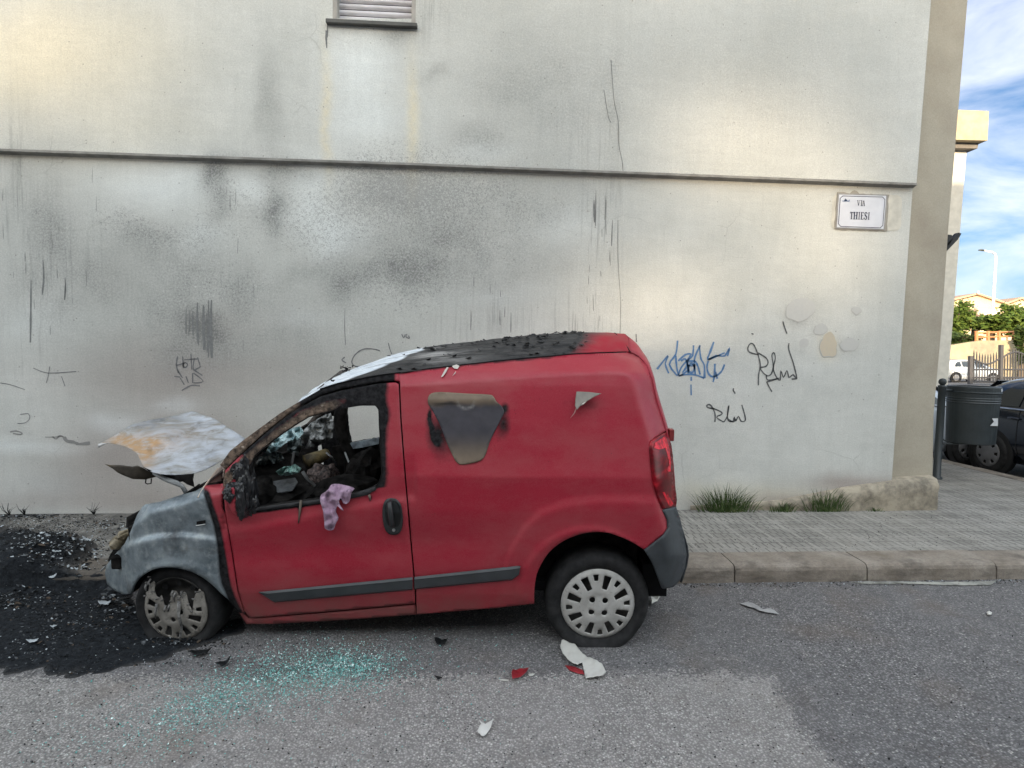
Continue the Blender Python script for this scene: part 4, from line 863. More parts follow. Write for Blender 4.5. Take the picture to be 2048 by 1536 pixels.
mb = MB(); gl = [roof_pt(x1r-.006-.10*0, v)+Vector((-.06*min(1, v*4), 0, .003)) for v in np.linspace(0.0, .5, 12)]; mb.tube(gl, .004, 6); mb.build('roof_gap', M_plast, roof)
# sealing strip of dark along gutter
mb = MB(); mb.tube([vp1(x, y-.5, -.001) for x, y in catmull(gut[1:], 3)], .0045, 6); mb.build('gutter_line', M_plast, roof)
# underbody, floor, bulkhead
fx0, fx1 = vp1(480, 1200).x, vp1(1340, 1150).x
mb = MB().box(fx0, fx1-.12, .16, VW-.16, .27, .33).box(fx0+.3, fx1-.5, .5, .62, .20, .27).box(vp1(1080, 1150).x, vp1(1275, 1150).x+.05, .34, VW-.34, .26, .62)
mb.box(vp1(1300, 1150).x, vp1(1345, 1150).x, .16, VW-.16, .24, .44); mb.build('underbody', M_plast, van)
band([(1064, 1209)]+catmull(ARC_R, 3)+[(1296, 1106), (1312, 1140), (1322, 1164)], .34, 'arch_liner', M_plast)
band([(476, 1222), (456, 1199)]+catmull(WING_ARC, 3)+[(252, 1192)], .34, 'arch_liner', M_plast, .01)
M_int = simple('burnt_interior', (.012, .011, .0105), .9, var=.8, scale=14, bump=.9, bscale=40, spec=.1)
bx = vp1(800, 900).x
mb = MB().box(bx+.02, bx+.05, .10, VW-.10, .33, 1.05); mb.build('bulkhead', M_int, van)
# cargo bay lining so nothing reads hollow through the cab
mb = MB().box(bx+.05, fx1-.15, .22, .24, .33, 1.3); mb.build('cargo_lining', M_int, van)
# A pillar and far pillars, windscreen frame
M_pill = simple('blistered_pillar', (.05, .042, .038), .8, var=.7, scale=30, bump=.9)
pA = [vp1(444, 962, .06), vp1(480, 905, .06), vp1(561, 838, .08), vp1(640, 792, .10), vp1(700, 772, .12)]
mb = MB(); mb.tube(pA, .028, 8); mb.tube([mir(p) for p in pA], .030, 8); mb.tube([pA[-2]+Vector((0, 0, .03)), (pA[-2]+mir(pA[-2]))/2+Vector((-.05, 0, .07)), mir(pA[-2])+Vector((0, 0, .03))], .02, 8)
mb.build('windscreen_frame', M_pill, van, smooth=True)
def yf(px, py, y): return vy(px, py, y)
fy = VW-.14
pst = [yf(686, 812, fy), yf(680, 830, fy), yf(682, 850, fy), yf(688, 880, fy), yf(700, 905, fy), yf(706, 960, fy)]
mb = MB(); mb.tube(pst, [.045, .05, .05, .045, .05, .07], 10)
mb.build('far_pillar', M_int, van, smooth=True)
M_ash = simple('ash_coated_metal', (.26, .27, .27), .8, var=.5, scale=14, bump=.7)
M_ash2 = simple('blue_grey_metal', (.25, .30, .34), .6, var=.5, scale=18, bump=.4)
def slab(poly, y, mat, name, parent=van, th=.02, yb=None):
    mb = MB(); n = len(poly); yb = yb or [y]*n
    mb.prism([yf(p[0], p[1], yy) for p, yy in zip(poly, yb)], (0, th, 0)); return mb.build(name, mat, parent)
slab([(697, 887), (757, 876), (757, 888), (720, 896), (702, 898), (694, 893)], fy-.02, M_ash2, 'far_window_ledge')
slab([(664, 894), (694, 888), (757, 884), (757, 990), (664, 990)], fy+.03, M_int, 'far_door_trim')
# ragged ash covered sheet filling the far front quarter
V, F = cdt([(607, 862), (622, 846), (650, 830), (662, 826), (668, 850), (664, 876), (640, 890), (618, 897), (603, 896), (592, 880)], [], 4)
zz_ = vnoise(V, .09, 4); o = mk('windscreen_remnant', [yf(x, y, 1.15+.25*(z-.5)) for (x, y), z in zip(V, zz_)], F, M_ash, van, smooth=False, solid=.006)
M_glz = simple('crazed_glass', (.33, .45, .47), .3, var=.45, scale=26, bump=.9, spec=.8)
M_glz2 = simple('sooty_glass', (.16, .19, .19), .45, var=.5, scale=16, bump=.9)
for name, poly, yy, mt, amp in (('windscreen_remnant', [(530, 895), (552, 872), (574, 858), (600, 852), (608, 866), (596, 880), (575, 886), (553, 900), (536, 908), (522, 902)], .75, M_glz, .3), ('windscreen_remnant', [(519, 915), (548, 900), (562, 905), (568, 918), (545, 930), (520, 940), (512, 930)], .85, M_glz2, .3),
                              ('windscreen_remnant', [(575, 884), (600, 872), (604, 892), (596, 912), (575, 905)], 1.1, M_glz2, .3), ('windscreen_remnant', [(552, 944), (570, 933), (590, 929), (603, 938), (598, 946), (575, 951), (558, 950)], .55, simple('green_crumple', (.20, .33, .30), .5, var=.6, scale=30, bump=.9), .2)):
    V, F = cdt(poly, [], 4, jit=1); z_ = vnoise(V+37, .11, 3)
    mk(name, [yf(x, y+6*(q-.5), yy+amp*(q-.5)) for (x, y), q in zip(V, z_)], F, mt, van, solid=.004)
# dashboard: charred lump with panels; steering column, ribs, seat remains
def lump(name, spec, mat, seed=0, res=3, parent=van):
    mb = MB(); bm = bmesh.new()
    for (px, py, y, sx, sy, sz) in spec:
        c_ = yf(px, py, y); r = bmesh.ops.create_icosphere(bm, subdivisions=res, radius=1)
        A = np.array([v.co[:] for v in r['verts']]); n = vnoise(A*1.7+seed+px*.1, 1.2, 4)
        for v, q in zip(r['verts'], n):
            k = .55+q*.95; v.co = Vector((v.co.x*sx*k, v.co.y*sy*k, v.co.z*sz*k))+c_
    me = bpy.data.meshes.new(name); bm.to_mesh(me); bm.free(); me.materials.append(mat)
    o = bpy.data.objects.new(name, me); COL.objects.link(o); o.parent = parent; return o
lump('dashboard', [(545, 990, .7, .30, .55, .13), (520, 960, .8, .22, .6, .10), (600, 985, .8, .16, .4, .12), (560, 955, 1.1, .3, .3, .12), (510, 1000, .35, .1, .2, .12), (615, 950, 1.2, .14, .2, .08)], M_int, 3)
lump('seat_remains', [(690, 1000, .45, .22, .22, .16), (735, 960, .9, .14, .25, .22), (720, 985, 1.1, .22, .22, .2)], M_int, 9)
lump('debris_heap', [(640, 950, .55, .07, .08, .07), (648, 965, .5, .06, .06, .09), (662, 945, .6, .05, .05, .05), (735, 925, .9, .06, .06, .06)], simple('burnt_clutter', (.07, .05, .045), .8, var=.95, scale=60, bump=1), 5)
V, F = cdt([(520, 968), (590, 956), (596, 965), (585, 982), (545, 988), (535, 984)], [], 6); mk('dash_panel', [yf(x, y, .5+(y-975)*-.006) for x, y in V], F, simple('scorched_plastic', (.075, .08, .085), .5, var=.5, scale=30, bump=.8), van, solid=.008)
mb = MB(); mb.tube([yf(521, 972, .42), yf(533, 982, .40), yf(545, 988, .40)], .006, 6); mb.build('panel_edge', M_ash, van)
mb = MB(); mb.tube([yf(612, 925, .8), yf(632, 917, .85), yf(652, 908, .95)], [.055, .05, .04], 14); mb.build('steering_column', simple('scorched_cover', (.13, .10, .045), .6, var=.8, scale=16, bump=.5), van, smooth=True)
mb = MB(); mb.tube([yf(605, 943, .42), yf(616, 960, .42), yf(630, 972, .43), yf(645, 982, .45), yf(668, 980, .55)], .011, 8)
mb.tube([yf(588, 905, .9), yf(584, 925, .85), yf(585, 945, .8)], .01, 6); mb.build('steering_wheel', simple('burnt_rim', (.10, .10, .10), .6, var=.6), van, smooth=True)
mb = MB(); mb.tube([yf(690, 905, 1.0), yf(700, 930, .9), yf(712, 955, .8), (yf(735, 975, .7))], .007, 6); mb.tube([yf(630, 950, .5), yf(634, 962, .48), yf(640, 972, .48)], .007, 6); mb.tube([yf(652, 905, .8), yf(664, 915, .8), yf(672, 930, .9)], .006, 6)
mb.tube([yf(695, 950, .6), yf(692, 980, .5)], .009, 6)
mb.build('wiring', M_ash, van, smooth=True)
# vertical dark post in front of the door opening and the melted mirror
lump('melted_mirror', [(466, 985, -.02, .05, .06, .055), (482, 1000, -.03, .034, .04, .09), (486, 1020, -.02, .028, .035, .05), (492, 955, .05, .045, .05, .12), (500, 985, .05, .035, .05, .13), (478, 945, .05, .045, .04, .06), (502, 1010, .03, .04, .03, .06)], simple('melted_plastic', (.016, .016, .018), .28, var=.6, scale=30, bump=.6), 1, 4, door)
V, F = cdt([(453, 990), (457, 978), (466, 975), (474, 992), (478, 1010), (484, 1030), (476, 1034), (466, 1026), (458, 1008)], [], 5)
mk('mirror_shell', VP(V[:, 0], V[:, 1], -.05-.03*np.exp(-((V[:, 0]-468)/10)**2)), F, M_van, door, smooth=True, solid=.01, attrs={'mv': np.stack([.35*(V[:, 0] > 470)+.2, 0*V[:, 0], 0*V[:, 0]], 1)}).data.flip_normals()
# burnt drips on the door under the window
mb = MB()
for a, b, w in (((602, 1001), (597, 1046), .008), ((738, 990), (741, 1000), .008)): mb.tube([vp1(*a, -.012), vp1((a[0]+b[0])/2, (a[1]+b[1])/2, -.01), vp1(*b, -.006)], [w, w*.8, w*.4], 6)
mb.build('melted_trim', simple('trim_residue', (.11, .09, .07), .7, var=.5), door, smooth=True)
# jagged glass crumbs round the far opening handled by its ragged edge. cowl at windscreen base
mb = MB().add([vp1(412, 968, .03), vp1(446, 940, .05), mir(vp1(446, 940, .05)), mir(vp1(412, 968, .03))], [(0, 1, 2, 3)])
mb.build('cowl', M_pill, van, solid=.01)
slabp = [(411, 968), (436, 938), (450, 922), (462, 903), (470, 900), (461, 925), (449, 940), (445, 962)]
V, F = cdt(slabp, [], 4); o = mk('pillar_foot', VP(V[:, 0], V[:, 1], .02), F, simple('scorched_tan', (.26, .20, .17), .7, var=.3, scale=12), van, smooth=True, solid=.006, offset=-1); o.data.flip_normals()
mb = MB(); mb.tube([vp1(396, 995, -.002), vp1(408, 974, .0), vp1(420, 958, .02), vp1(436, 936, .03)], .005, 6); mb.build('pale_edge', simple('pale_rust', (.50, .42, .34), .6), van)
# front structure under the open bonnet
ex0 = vp1(225, 1150).x
mb = MB().box(ex0+.10, fx0+.05, .30, VW-.30, .30, .62).box(ex0+.06, ex0+.12, .15, VW-.15, .38, .46).box(ex0+.2, fx0, .12, .2, .48, .66).box(ex0+.2, fx0, VW-.2, VW-.12, .48, .66)
mb.build('engine_bay_frame', M_int, van, bevel=.01)
lump('engine_block', [(350, 1060, .8, .28, .34, .2), (300, 1090, .7, .2, .3, .16)], M_int, 12)
fw = [mir(p) for p in VP([290, 321, 367, 411, 446, 447, 460, 474, 442, 381, 311, 262, 226, 212, 238, 262], [1009, 1003, 988, 971, 967, 1018, 1091, 1182, 1187, 1143, 1138, 1188, 1179, 1140, 1100, 1061])]
V, F = cdt([(p.x, p.z-.03) for p in fw], [], .05); mk('far_front_wing', [(x, VW-.06-.3*max(0, (vp1(330, 1100).x-x)/.35)**2, z) for x, z in V], F, M_blackmetal, van, smooth=True, solid=.01)
lump('headlamp_remains', [(240, 1084, .22, .04, .07, .036), (250, 1070, .24, .03, .06, .03)], simple('melted_lamp', (.17, .14, .09), .5, var=.6, scale=18), 2)
mb = MB(); mb.tube([vp1(203, 1141, .1), vp1(212, 1132, .1)], .006, 6); mb.tube([vp1(244, 1062, .1), vp1(256, 1058, .15)], .01, 6); mb.build('front_scrap', M_ash, van)
# bonnet: buckled sheet leaning across the engine bay
t = NT('heat_blued_bonnet'); hm = t.vec((1, 1, 1))
b1 = t.noise(2.6, 7, .68, t.vec((.55, .55, 2.6), rot=(0, .25, 0)), 1.6); b2 = t.noise(9, 6, .7, t.vec((.35, .6, 2.2), rot=(0, .2, 0)), 1.1)
c = t.ramp(b1, [(.30, (.20, .20, .20)), (.42, (.34, .35, .37)), (.52, (.27, .255, .225)), (.60, (.38, .40, .44)), (.72, (.52, .56, .61))])
c = t.mix(t.ramp(b2, [(.42, .0), (.6, .75)]), c, (.52, .56, .63)); c = t.mix(t.ramp(t.noise(12, 6, .7, t.vec((.3, .8, 2))), [(.60, 0.), (.68, .7)]), c, (.20, .17, .13))
ru_, dk_, _z = t.attr('mh'); rm = t.math('MULTIPLY', ru_, t.ramp(t.noise(14, 6, .7, t.vec((.6, 1, 1.6))), [(.32, .2), (.6, 1.2)]), clamp=True)
c = t.mix(t.math('MULTIPLY', rm, .8), c, (.46, .25, .075)); c = t.mix(t.math('MULTIPLY', dk_, t.ramp(b2, [(.4, 0.), (.6, .9)])), c, (.075, .07, .06))
t.bump(b2, .25, .01); M_hood = t.out(c, .55, .25, .4)
hood_o = catmull([(197, 888), (214, 879), (232, 869), (262, 850), (300, 840), (345, 832), (368, 826), (385, 823), (405, 829), (432, 839), (458, 856), (480, 870), (489, 879), (470, 905), (447, 918), (420, 934), (388, 946), (350, 949), (320, 947), (295, 940), (287, 932), (281, 920), (272, 905), (255, 895), (235, 889), (215, 886)], 4, True)
V, F = cdt(hood_o, [], 5)
def hoody(x, y):
    u = (949-y)/125.; return .12+1.10*np.clip(u, 0, 1.05)+.05*np.sin(x*.045+y*.09)+.04*np.sin(x*.02-y*.06)+.10*sstep(290, 190, x)+(vnoise(np.stack([x, y], 1), .03, 3)-.5)*.12
hy = hoody(V[:, 0], V[:, 1])
mh = np.clip(np.stack([blobs(V[:, 0], V[:, 1], [(255, 884, 40, 12, 1.2, 10), (290, 905, 20, 30, 1.1), (315, 890, 40, 14, .6), (350, 870, 60, 20, .25)]), blobs(V[:, 0], V[:, 1], [(330, 843, 40, 10, 1.), (285, 855, 30, 8, .8)]), 0*V[:, 0]], 1), 0, 1)
hood = mk('bonnet', [vy(x, y, d) for (x, y), d in zip(V, hy)], F, M_hood, van, smooth=True, attrs={'mh': mh}); hood.data.flip_normals(); hood['label'] = 'buckled grey bonnet with rust orange scorch at its tip'
s = hood.modifiers.new('s', 'SOLIDIFY'); s.thickness = .004; s.offset = -1
# underside frame flap hanging below
t = NT('bonnet_underside'); M_und = t.out(t.ramp(t.noise(6, 5, .6), [(.35, (.05, .042, .035)), (.55, (.12, .10, .075)), (.72, (.22, .13, .05))]), .7, .2)
def flap(poly, fy_, name, mat, par=hood):
    V, F = cdt(poly, [], 5); o = mk(name, [vy(x, y, fy_(x, y)) for x, y in V], F, mat, par, smooth=True, solid=.004); return o
flap([(209, 928), (222, 930), (240, 930), (265, 933), (275, 931), (287, 936), (300, 944), (318, 952), (290, 959), (265, 958), (245, 950), (235, 945), (225, 937)], lambda x, y: .25+(x-209)*.002, 'hood_inner_frame', M_und)
flap([(286, 934), (320, 949), (352, 950), (388, 947), (386, 960), (389, 974), (375, 969), (366, 963), (350, 965), (330, 962), (310, 950)], lambda x, y: .16, 'hood_inner_frame', M_blackmetal)
mb = MB(); mb.tube([vy(306, 946, .14), vy(330, 958, .14), vy(352, 966, .14), vy(364, 972, .14), vy(372, 985, .14)], [.008, .014, .016, .012, .012], 8); mb.build('bonnet_hinge', M_ash, hood, smooth=True)
mb = MB(); mb.tube([vy(292, 958, .2), vy(291, 966, .2), vy(295, 968, .2), vy(302, 967, .2), vy(303, 957, .2)], .0035, 6); mb.build('bonnet_catch', M_blackmetal, hood)
mb = MB(); mb.tube([vp1(376, 986, .05), vp1(388, 978, .05), vp1(400, 970, .06)], .010, 6); mb.build('hinge_mount', M_blackmetal, van)
flap([(196, 888), (214, 886), (205, 891), (197, 896)], lambda x, y: .28, 'hood_tip', simple('bare_white_metal', (.6, .6, .6), .4, .3))

# wheels ---------------------------------------------------------------
M_tyre = None
t = NT('tyre_rubber'); tb = t.ramp(t.noise(18, 5, .6), [(.3, (.014, .014, .015)), (.7, (.036, .036, .037))]); t.bump(t.noise(80, 3), .25, .003); M_tyre = t.out(tb, .8, 0, .18)
M_steel = simple('dark_steel_rim', (.06, .058, .055), .55, .4, var=.5, bump=.4)
t = NT('silver_hubcap'); hc = t.mix(t.ramp(t.noise(9, 5, .6), [(.35, 0.), (.7, 1.)]), (.36, .35, .33), (.52, .51, .49)); hc = t.mix(t.ramp(t.noise(45, 4, .7), [(.58, 0.), (.68, .35)]), hc, (.12, .11, .10)); M_hub = t.out(hc, .5, .1, .4)
def hubcap(R, phase, cut=None):
    """plastic trim: 8 large and 8 small slots, four bolt wells, centre emblem"""
    out = [(R*math.cos(a), R*math.sin(a)) for a in np.linspace(0, 2*math.pi, 73)[:-1]]; holes = []
    def slot(a, r0, r1, w0, w1):
        c, s = math.cos(a), math.sin(a); o = []
        for r, w in ((r0, -w0), (r1, -w1), (r1, w1), (r0, w0)): o.append((R*(r*c-w*s), R*(r*s+w*c)))
        return o
    for k in range(8):
        holes.append(slot(rad(phase+45*k), .50, .86, .068, .105)); holes.append(slot(rad(phase+22.5+45*k), .70, .87, .050, .075))
    for k in range(4):
        a = rad(phase+45+15+90*k); holes.append([(R*(.25*math.cos(a)+.083*math.cos(b)), R*(.25*math.sin(a)+.083*math.sin(b))) for b in np.linspace(0, 2*math.pi, 13)[:-1]])
    if cut:
        out = [p for p in out if p[1] < cut(p[0]) or abs(p[0]) > R*.93]
        # ragged melted edge replaces the missing top
        a0 = [p for p in out]
        lo = sorted(a0, key=lambda p: math.atan2(p[1], p[0]))
        rag = []
        for x in np.linspace(R*.93, -R*.93, 40): rag.append((x, cut(x)+random.uniform(-.012, .012)))
        bot = [(R*math.cos(a), R*math.sin(a)) for a in np.linspace(math.pi-math.asin(.28), 2*math.pi+math.asin(.28), 60)]
        out = bot+rag
        holes = [h for h in holes if all(p[1] < cut(p[0])-.012 for p in h)]
    V, F = cdt(out, holes, R*.055)
    r = np.hypot(V[:, 0], V[:, 1])/R
    d = -.028*(1-sstep(.25, .95, r)*.75)+.012*sstep(.9, 1, r)+.006*np.exp(-((r-.28)/.09)**2)
    return V, F, d
def wheel(cx, cy, Rt, Rh, y0, steer=0, flat=None, cut=None, label=None, phase=72, rot=0.0, zc_=None):
    c0 = vy(cx, cy, y0); w = empty('wheel'); w.parent = van; w.location = c0; w.rotation_euler = (0, 0, steer)
    if label: w['label'] = label
    wd = .185
    pr = [(Rh*.97, .02), (Rh*1.0, .006), (Rh*1.035, .0), (Rh*1.10, -.006), (Rh+(Rt-Rh)*.45, -.014), (Rh+(Rt-Rh)*.72, -.010), (Rt*.955, .004), (Rt*.985, .020), (Rt, .040), (Rt*1.002, wd/2), (Rt, wd-.04), (Rt*.97, wd-.01), (Rh, wd)]
    mb = MB().lathe(pr, (0, 0, 0), 'Y', 72)
    # raised ring and fine sidewall ridges
    mb.v = mb.v
    if flat is not None:
        for v in mb.v:
            if v.z < -flat:
                e = -flat-v.z; v.z = -flat+.0; v.y += (-.03 if v.y < wd/2 else .03)*min(1, e/.03)
            elif v.z < -flat+.10: v.y += (-.03 if v.y < wd/2 else .03)*(1-(v.z+flat)/.10)
    ty = mb.build('tyre', M_tyre, w, smooth=True); ty.data.flip_normals()
    rb = MB().lathe([(.0005, .06), (.06, .055), (.075, .075), (Rh*.62, .07), (Rh*.78, .045), (Rh*.86, .045), (Rh*.93, .012), (Rh*.99, .004), (Rh*1.01, .012), (Rh*.99, .06)], (0, 0, 0), 'Y', 48)
    rim = rb.build('rim', M_steel, w, smooth=True)
    if cut:
        hb = MB()
        for k in range(10):
            a = rad(36*k+18); hb.lathe([(.0003, 0), (.017, 0)], (Rh*.745*math.cos(a), .030 if 0 else .036, Rh*.745*math.sin(a)), 'Y', 12)
        hb.build('vent_hole', M_dark, rim)
    V, F, d = hubcap(Rh*.985, phase, cut)
    drop = np.zeros(len(V))
    hc_ = mk('hubcap', [(x, dd-.004, z) for (x, z), dd in zip(V, d)], F, M_hub if not cut else M_hub2, w, smooth=True, solid=.006, offset=-1); hc_.data.flip_normals()
    # emblem well
    em = MB().lathe([(.0003, 0), (Rh*.105, 0), (Rh*.118, .004)], (0, -.0345, 0), 'Y', 24); em.build('emblem_disc', simple('emblem_dark', (.07, .07, .07), .4), hc_)
    ch = MB()
    for dz in (-.1, .25):
        for s in (-1, 1):
            p = [(0, (.28+dz)), (s*.62, (-.22+dz)), (s*.62, (-.50+dz)), (0, (0.0+dz))]; q = [(Rh*.105*a, Rh*.105*b) for a, b in p]
            a0 = rad(rot); q = [(a*math.cos(a0)-b*math.sin(a0), a*math.sin(a0)+b*math.cos(a0)) for a, b in q]
            ch.add([(a, -.0360, b) for a, b in q], [(0, 1, 2, 3)] if s < 0 else [(3, 2, 1, 0)])
    ch.build('emblem_chevrons', M_hub, hc_)
    return w, hc_
M_hub2 = None
t = NT('scorched_hubcap'); hc = t.mix(t.ramp(t.noise(12, 5, .6), [(.35, 0.), (.7, 1.)]), (.19, .175, .155), (.34, .32, .29)); hc = t.mix(t.ramp(t.noise(25, 4, .7), [(.55, 0.), (.66, .7)]), hc, (.06, .055, .05)); M_hub2 = t.out(hc, .6, .05, .3)
s_r = (vy(1300, 1210, .0)-vy(1200, 1210, .0)).length/100
Rt_r = 107*s_r; Rh_r = 75*s_r
wheel(1195, 1207, Rt_r, Rh_r, .045, label='rear wheel with a clean silver trim', phase=72.5, rot=8, flat=(vy(1195, 1207, 0)-vy(1195, 1299, 0)).length)
s_f = (vy(400, 1217, .06)-vy(300, 1217, .06)).length/100; Rh_f = 66*s_f
def cutf(x): return .078+.045*math.sin(x*38)+.03*math.sin(x*90+1)+(.05 if abs(x) > Rh_f*.6 else 0)
w2, hc2 = wheel(353, 1218, 90*s_f, Rh_f, .07, steer=rad(-4), label='front wheel with melted trim and flat tyre', cut=cutf, phase=-62, rot=30, flat=(vy(353, 1218, .07)-vy(353, 1288, .07)).length)
mb = MB()
for _ in range(7):
    x = random.uniform(-.8, .8)*Rh_f; z = cutf(x); l = random.uniform(.015, .05)
    mb.tube([(x, -.03, z+.008), (x+random.uniform(-.006, .006), -.045, z-.01), (x+random.uniform(-.01, .01), -.040, z-l)], [random.uniform(.004, .009), .006, .003], 6)
mb.tube([(.045, -.035, .07), (.05, -.055, .0), (.06, -.05, -.08), (.045, -.05, -.15), (.04, -.04, -.19)], [.012, .009, .007, .006, .004], 6)
mb.tube([(-.09, -.04, .05), (-.095, -.05, .0), (-.10, -.045, -.04)], [.008, .006, .003], 6)
for x in np.linspace(-.85, .85, 20):
    z = cutf(x*Rh_f)+random.uniform(-.008, .012); s = random.uniform(.005, .010); mb.tube([(x*Rh_f-s, -.028, z), (x*Rh_f, -.040, z+random.uniform(-.006, .012)), (x*Rh_f+s, -.028, z)], [.003, random.uniform(.003, .007), .003], 6)
mb.build('melted_plastic', simple('melted_trim_grey', (.15, .145, .14), .55, var=.7, scale=40, bump=.6), hc2, smooth=True)
for (cx, R_) in ((1195, Rt_r), (353, 90*s_f)):
    c0 = vy(cx, 1212, 0.05); w = empty('wheel'); w.parent = van; w.location = (c0.x, VW-.05-.185, c0.z); R_ = R_*.97
    mb = MB().lathe([(.0003, .06), (R_*.6, .05), (R_*.65, 0), (R_*.97, 0), (R_, .03), (R_, .15), (R_*.95, .185), (R_*.6, .185), (.0003, .15)], (0, 0, 0), 'Y', 40); mb.build('tyre', M_tyre, w, smooth=True)
    MB().lathe([(.0003, .188), (R_*.55, .188), (R_*.6, .18)], (0, 0, 0), 'Y', 32).build('rim', M_steel, w, smooth=True)
# bits visible behind the rear wheel: exhaust stub
p = vy(1296, 1150, .5); mb = MB(); mb.tube([p+Vector((-.25, 0, .04)), p, p+Vector((.06, 0, -.02))], .028, 10); mb.build('exhaust_pipe', simple('exhaust_steel', (.16, .12, .09), .6, .5, var=.5), van, smooth=True)
# burnt-through vinyl on the side panel
t = NT('scorched_film'); u_, v_, w_ = t.attr('mp'); c = t.mix(u_, (.055, .052, .062), (.19, .145, .105)); c = t.mix(.5, c, t.ramp(t.noise(12, 6, .65), [(.3, .7), (.7, 1.25)]), 'MULTIPLY'); c = t.mix(v_, c, (.40, .38, .36)); c = t.mix(w_, c, (.012, .012, .014)); M_film = t.out(c, .5, 0, .3)
film = catmull([(856, 797), (862, 787), (883, 784), (932, 787), (977, 789), (987, 793), (993, 803), (1003, 812), (1008, 824), (1000, 842), (981, 880), (971, 909), (961, 921), (940, 927), (922, 929), (912, 923), (902, 904), (893, 884), (881, 852), (866, 823), (857, 809)], 3, True)
V, F = cdt(film, [], 4); X, Y = V[:, 0], V[:, 1]; wb = (vnoise(V, .05, 3)-.5)*12
tan_ = np.clip((1-sstep(-6, 8, Y+wb-808))+.6*sstep(880, 925, Y)+.35*sstep(860, 900, Y), 0, 1); ringd = np.abs(np.hypot((X-932)/17, (Y-803)/14)-1); pal = np.exp(-(ringd/.16)**2)*sstep(798, 810, Y)*.5*(vnoise(V, .4, 2)*1.6)
mp = np.stack([tan_, np.clip(pal, 0, 1), np.clip(.85*np.exp(-((Y+wb*.5-808)/3.2)**2)*sstep(860, 875, X)*(1-sstep(905, 925, X))+.4*blob(X, Y, 930, 868, 60, 50)*0, 0, 1)], 1)
dz = -.004-.008*np.exp(-((Y-800)/8)**2)-.006*(vnoise(V, .04, 3)-.5)
o = mk('scorched_patch', VP(X, Y, dz), F, M_film, van, smooth=True, solid=.0015, attrs={'mp': mp}); o.data.flip_normals(); o['label'] = 'shield shaped grey scorch in the red side panel'
# second, curled flap
crl = [(1153, 783), (1178, 784), (1203, 787), (1190, 793), (1171, 804), (1160, 812), (1154, 820), (1150, 812), (1151, 796)]
V, F = cdt(crl, [], 3); X, Y = V[:, 0], V[:, 1]; dz = -.004-.055*np.clip(((X-1153)*.6+(Y-783))/38, 0, 1)**1.2
o = mk('curled_film', VP(X, Y, dz), F, simple('film_back', (.20, .18, .155), .55, var=.12, scale=20), van, smooth=True, solid=.001); o.data.flip_normals()
mb = MB(); mb.tube([vp1(1141, 836, -.006), vp1(1149, 826, -.02), vp1(1154, 812, -.03), vp1(1153, 790, -.01)], [.001, .003, .003, .001], 6); mb.build('film_edge', simple('film_edge', (.45, .25, .24), .5), o)
mb = MB(); mb.tube([vp1(1160, 812, -.045), vp1(1166, 808, -.05), vp1(1174, 802, -.045)], [.001, .004, .001], 6); mb.build('film_edge', M_pale, o)

# cloth over the window sill -------------------------------------------
t = NT('purple_cloth'); cc = t.mix(t.ramp(t.noise(9, 5), [(.3, 0.), (.7, 1.)]), (.27, .17, .25), (.44, .31, .41)); cc = t.mix(t.ramp(t.noise(26, 5, .7), [(.54, 0.), (.64, .6)]), cc, (.06, .045, .075)); t.bump(t.noise(140, 2), .3, .002); M_cl = t.out(cc, .9)
cl_o = [(657, 978), (661, 971), (667, 968), (678, 968), (688, 970), (700, 973), (709, 977), (703, 984), (701, 994), (699, 1002), (693, 1008), (686, 1006), (682, 996), (678, 1002), (680, 1010), (687, 1021), (680, 1017), (674, 1012), (672, 1024), (677, 1036), (672, 1046), (667, 1059), (658, 1061), (650, 1057), (649, 1049), (648, 1035), (646, 1021), (642, 1008), (640, 997), (643, 989), (650, 984)]
V, F = cdt(catmull(cl_o, 2, True), [], 2.2); X, Y = V[:, 0], V[:, 1]
fold = .007*np.sin((X-640)*.42+np.sin(Y*.07)*1.6)+.007*np.sin((X-650)*.20-(Y-1000)*.10)+.035*(vnoise(V, .11, 4)-.5)+.012*np.sin((Y-1000)*.3+X*.1)*blob(X, Y, 658, 1050, 14, 14)
over = sstep(985, 968, Y)
P = [VM @ p for p in VP(X, Y, -.045+fold+.05*over)]
cl = empty('cloth', P[0]); mkc = mk('fabric', [p-P[0] for p in P], F, M_cl, cl, smooth=True, solid=.002); 
COLT = mkc; mkc.parent = None; mkc.location = P[0]; mkc.name = 'cloth'; bpy.data.objects.remove(cl); mkc.name = 'cloth'
tag(mkc, 'crumpled purple rag hanging over the sill of the van window', 'cloth')
# ------------------------------------------------------------------ house across the street (behind the camera): it keeps this side in shade
opp = empty('opposite_building', (0, -9, 0)); tag(opp, 'shaded house across the street behind the viewer with a perforated stair screen', 'building')
M_opp = simple('opposite_plaster', (.50, .44, .36), .9)
OY = -9.0; OH = 10.0
def sunback(px, py):                     # where the sun ray to this wall spot crosses the opposite facade
    p = on_wall(px, py); t = (p.y-OY)/sd.y; return p-sd*t
KS = 1.7
patches = [(1480, 300, .95, .70, .45), (1660, 500, .75, .8, .30), (1300, 610, .9, .60, .34), (1500, 930, .95, .55, .62), (1380, 985, .7, .30, .35), (60, 100, 1.3, .9, .28), (1650, 330, .7, .6, .18), (1450, 560, .9, .5, .10)]
pc = [(sunback(a, b), rx, rz_, k) for a, b, rx, rz_, k in [(q[0], q[1], q[2], q[3], q[4]*KS) for q in patches]]
CE = .055; gx0 = min(p.x for p, *_ in pc)-2.2; gx1 = max(p.x for p, *_ in pc)+2.0; gz0 = min(p.z for p, *_ in pc)-1.4; gz1 = max(p.z for p, *_ in pc)+1.4
nx_ = int((gx1-gx0)/CE); nz_ = int((gz1-gz0)/CE)
scr = MB(); solid_runs = []  # added unseen screen, its holes sized to throw soft sun patches on the wall
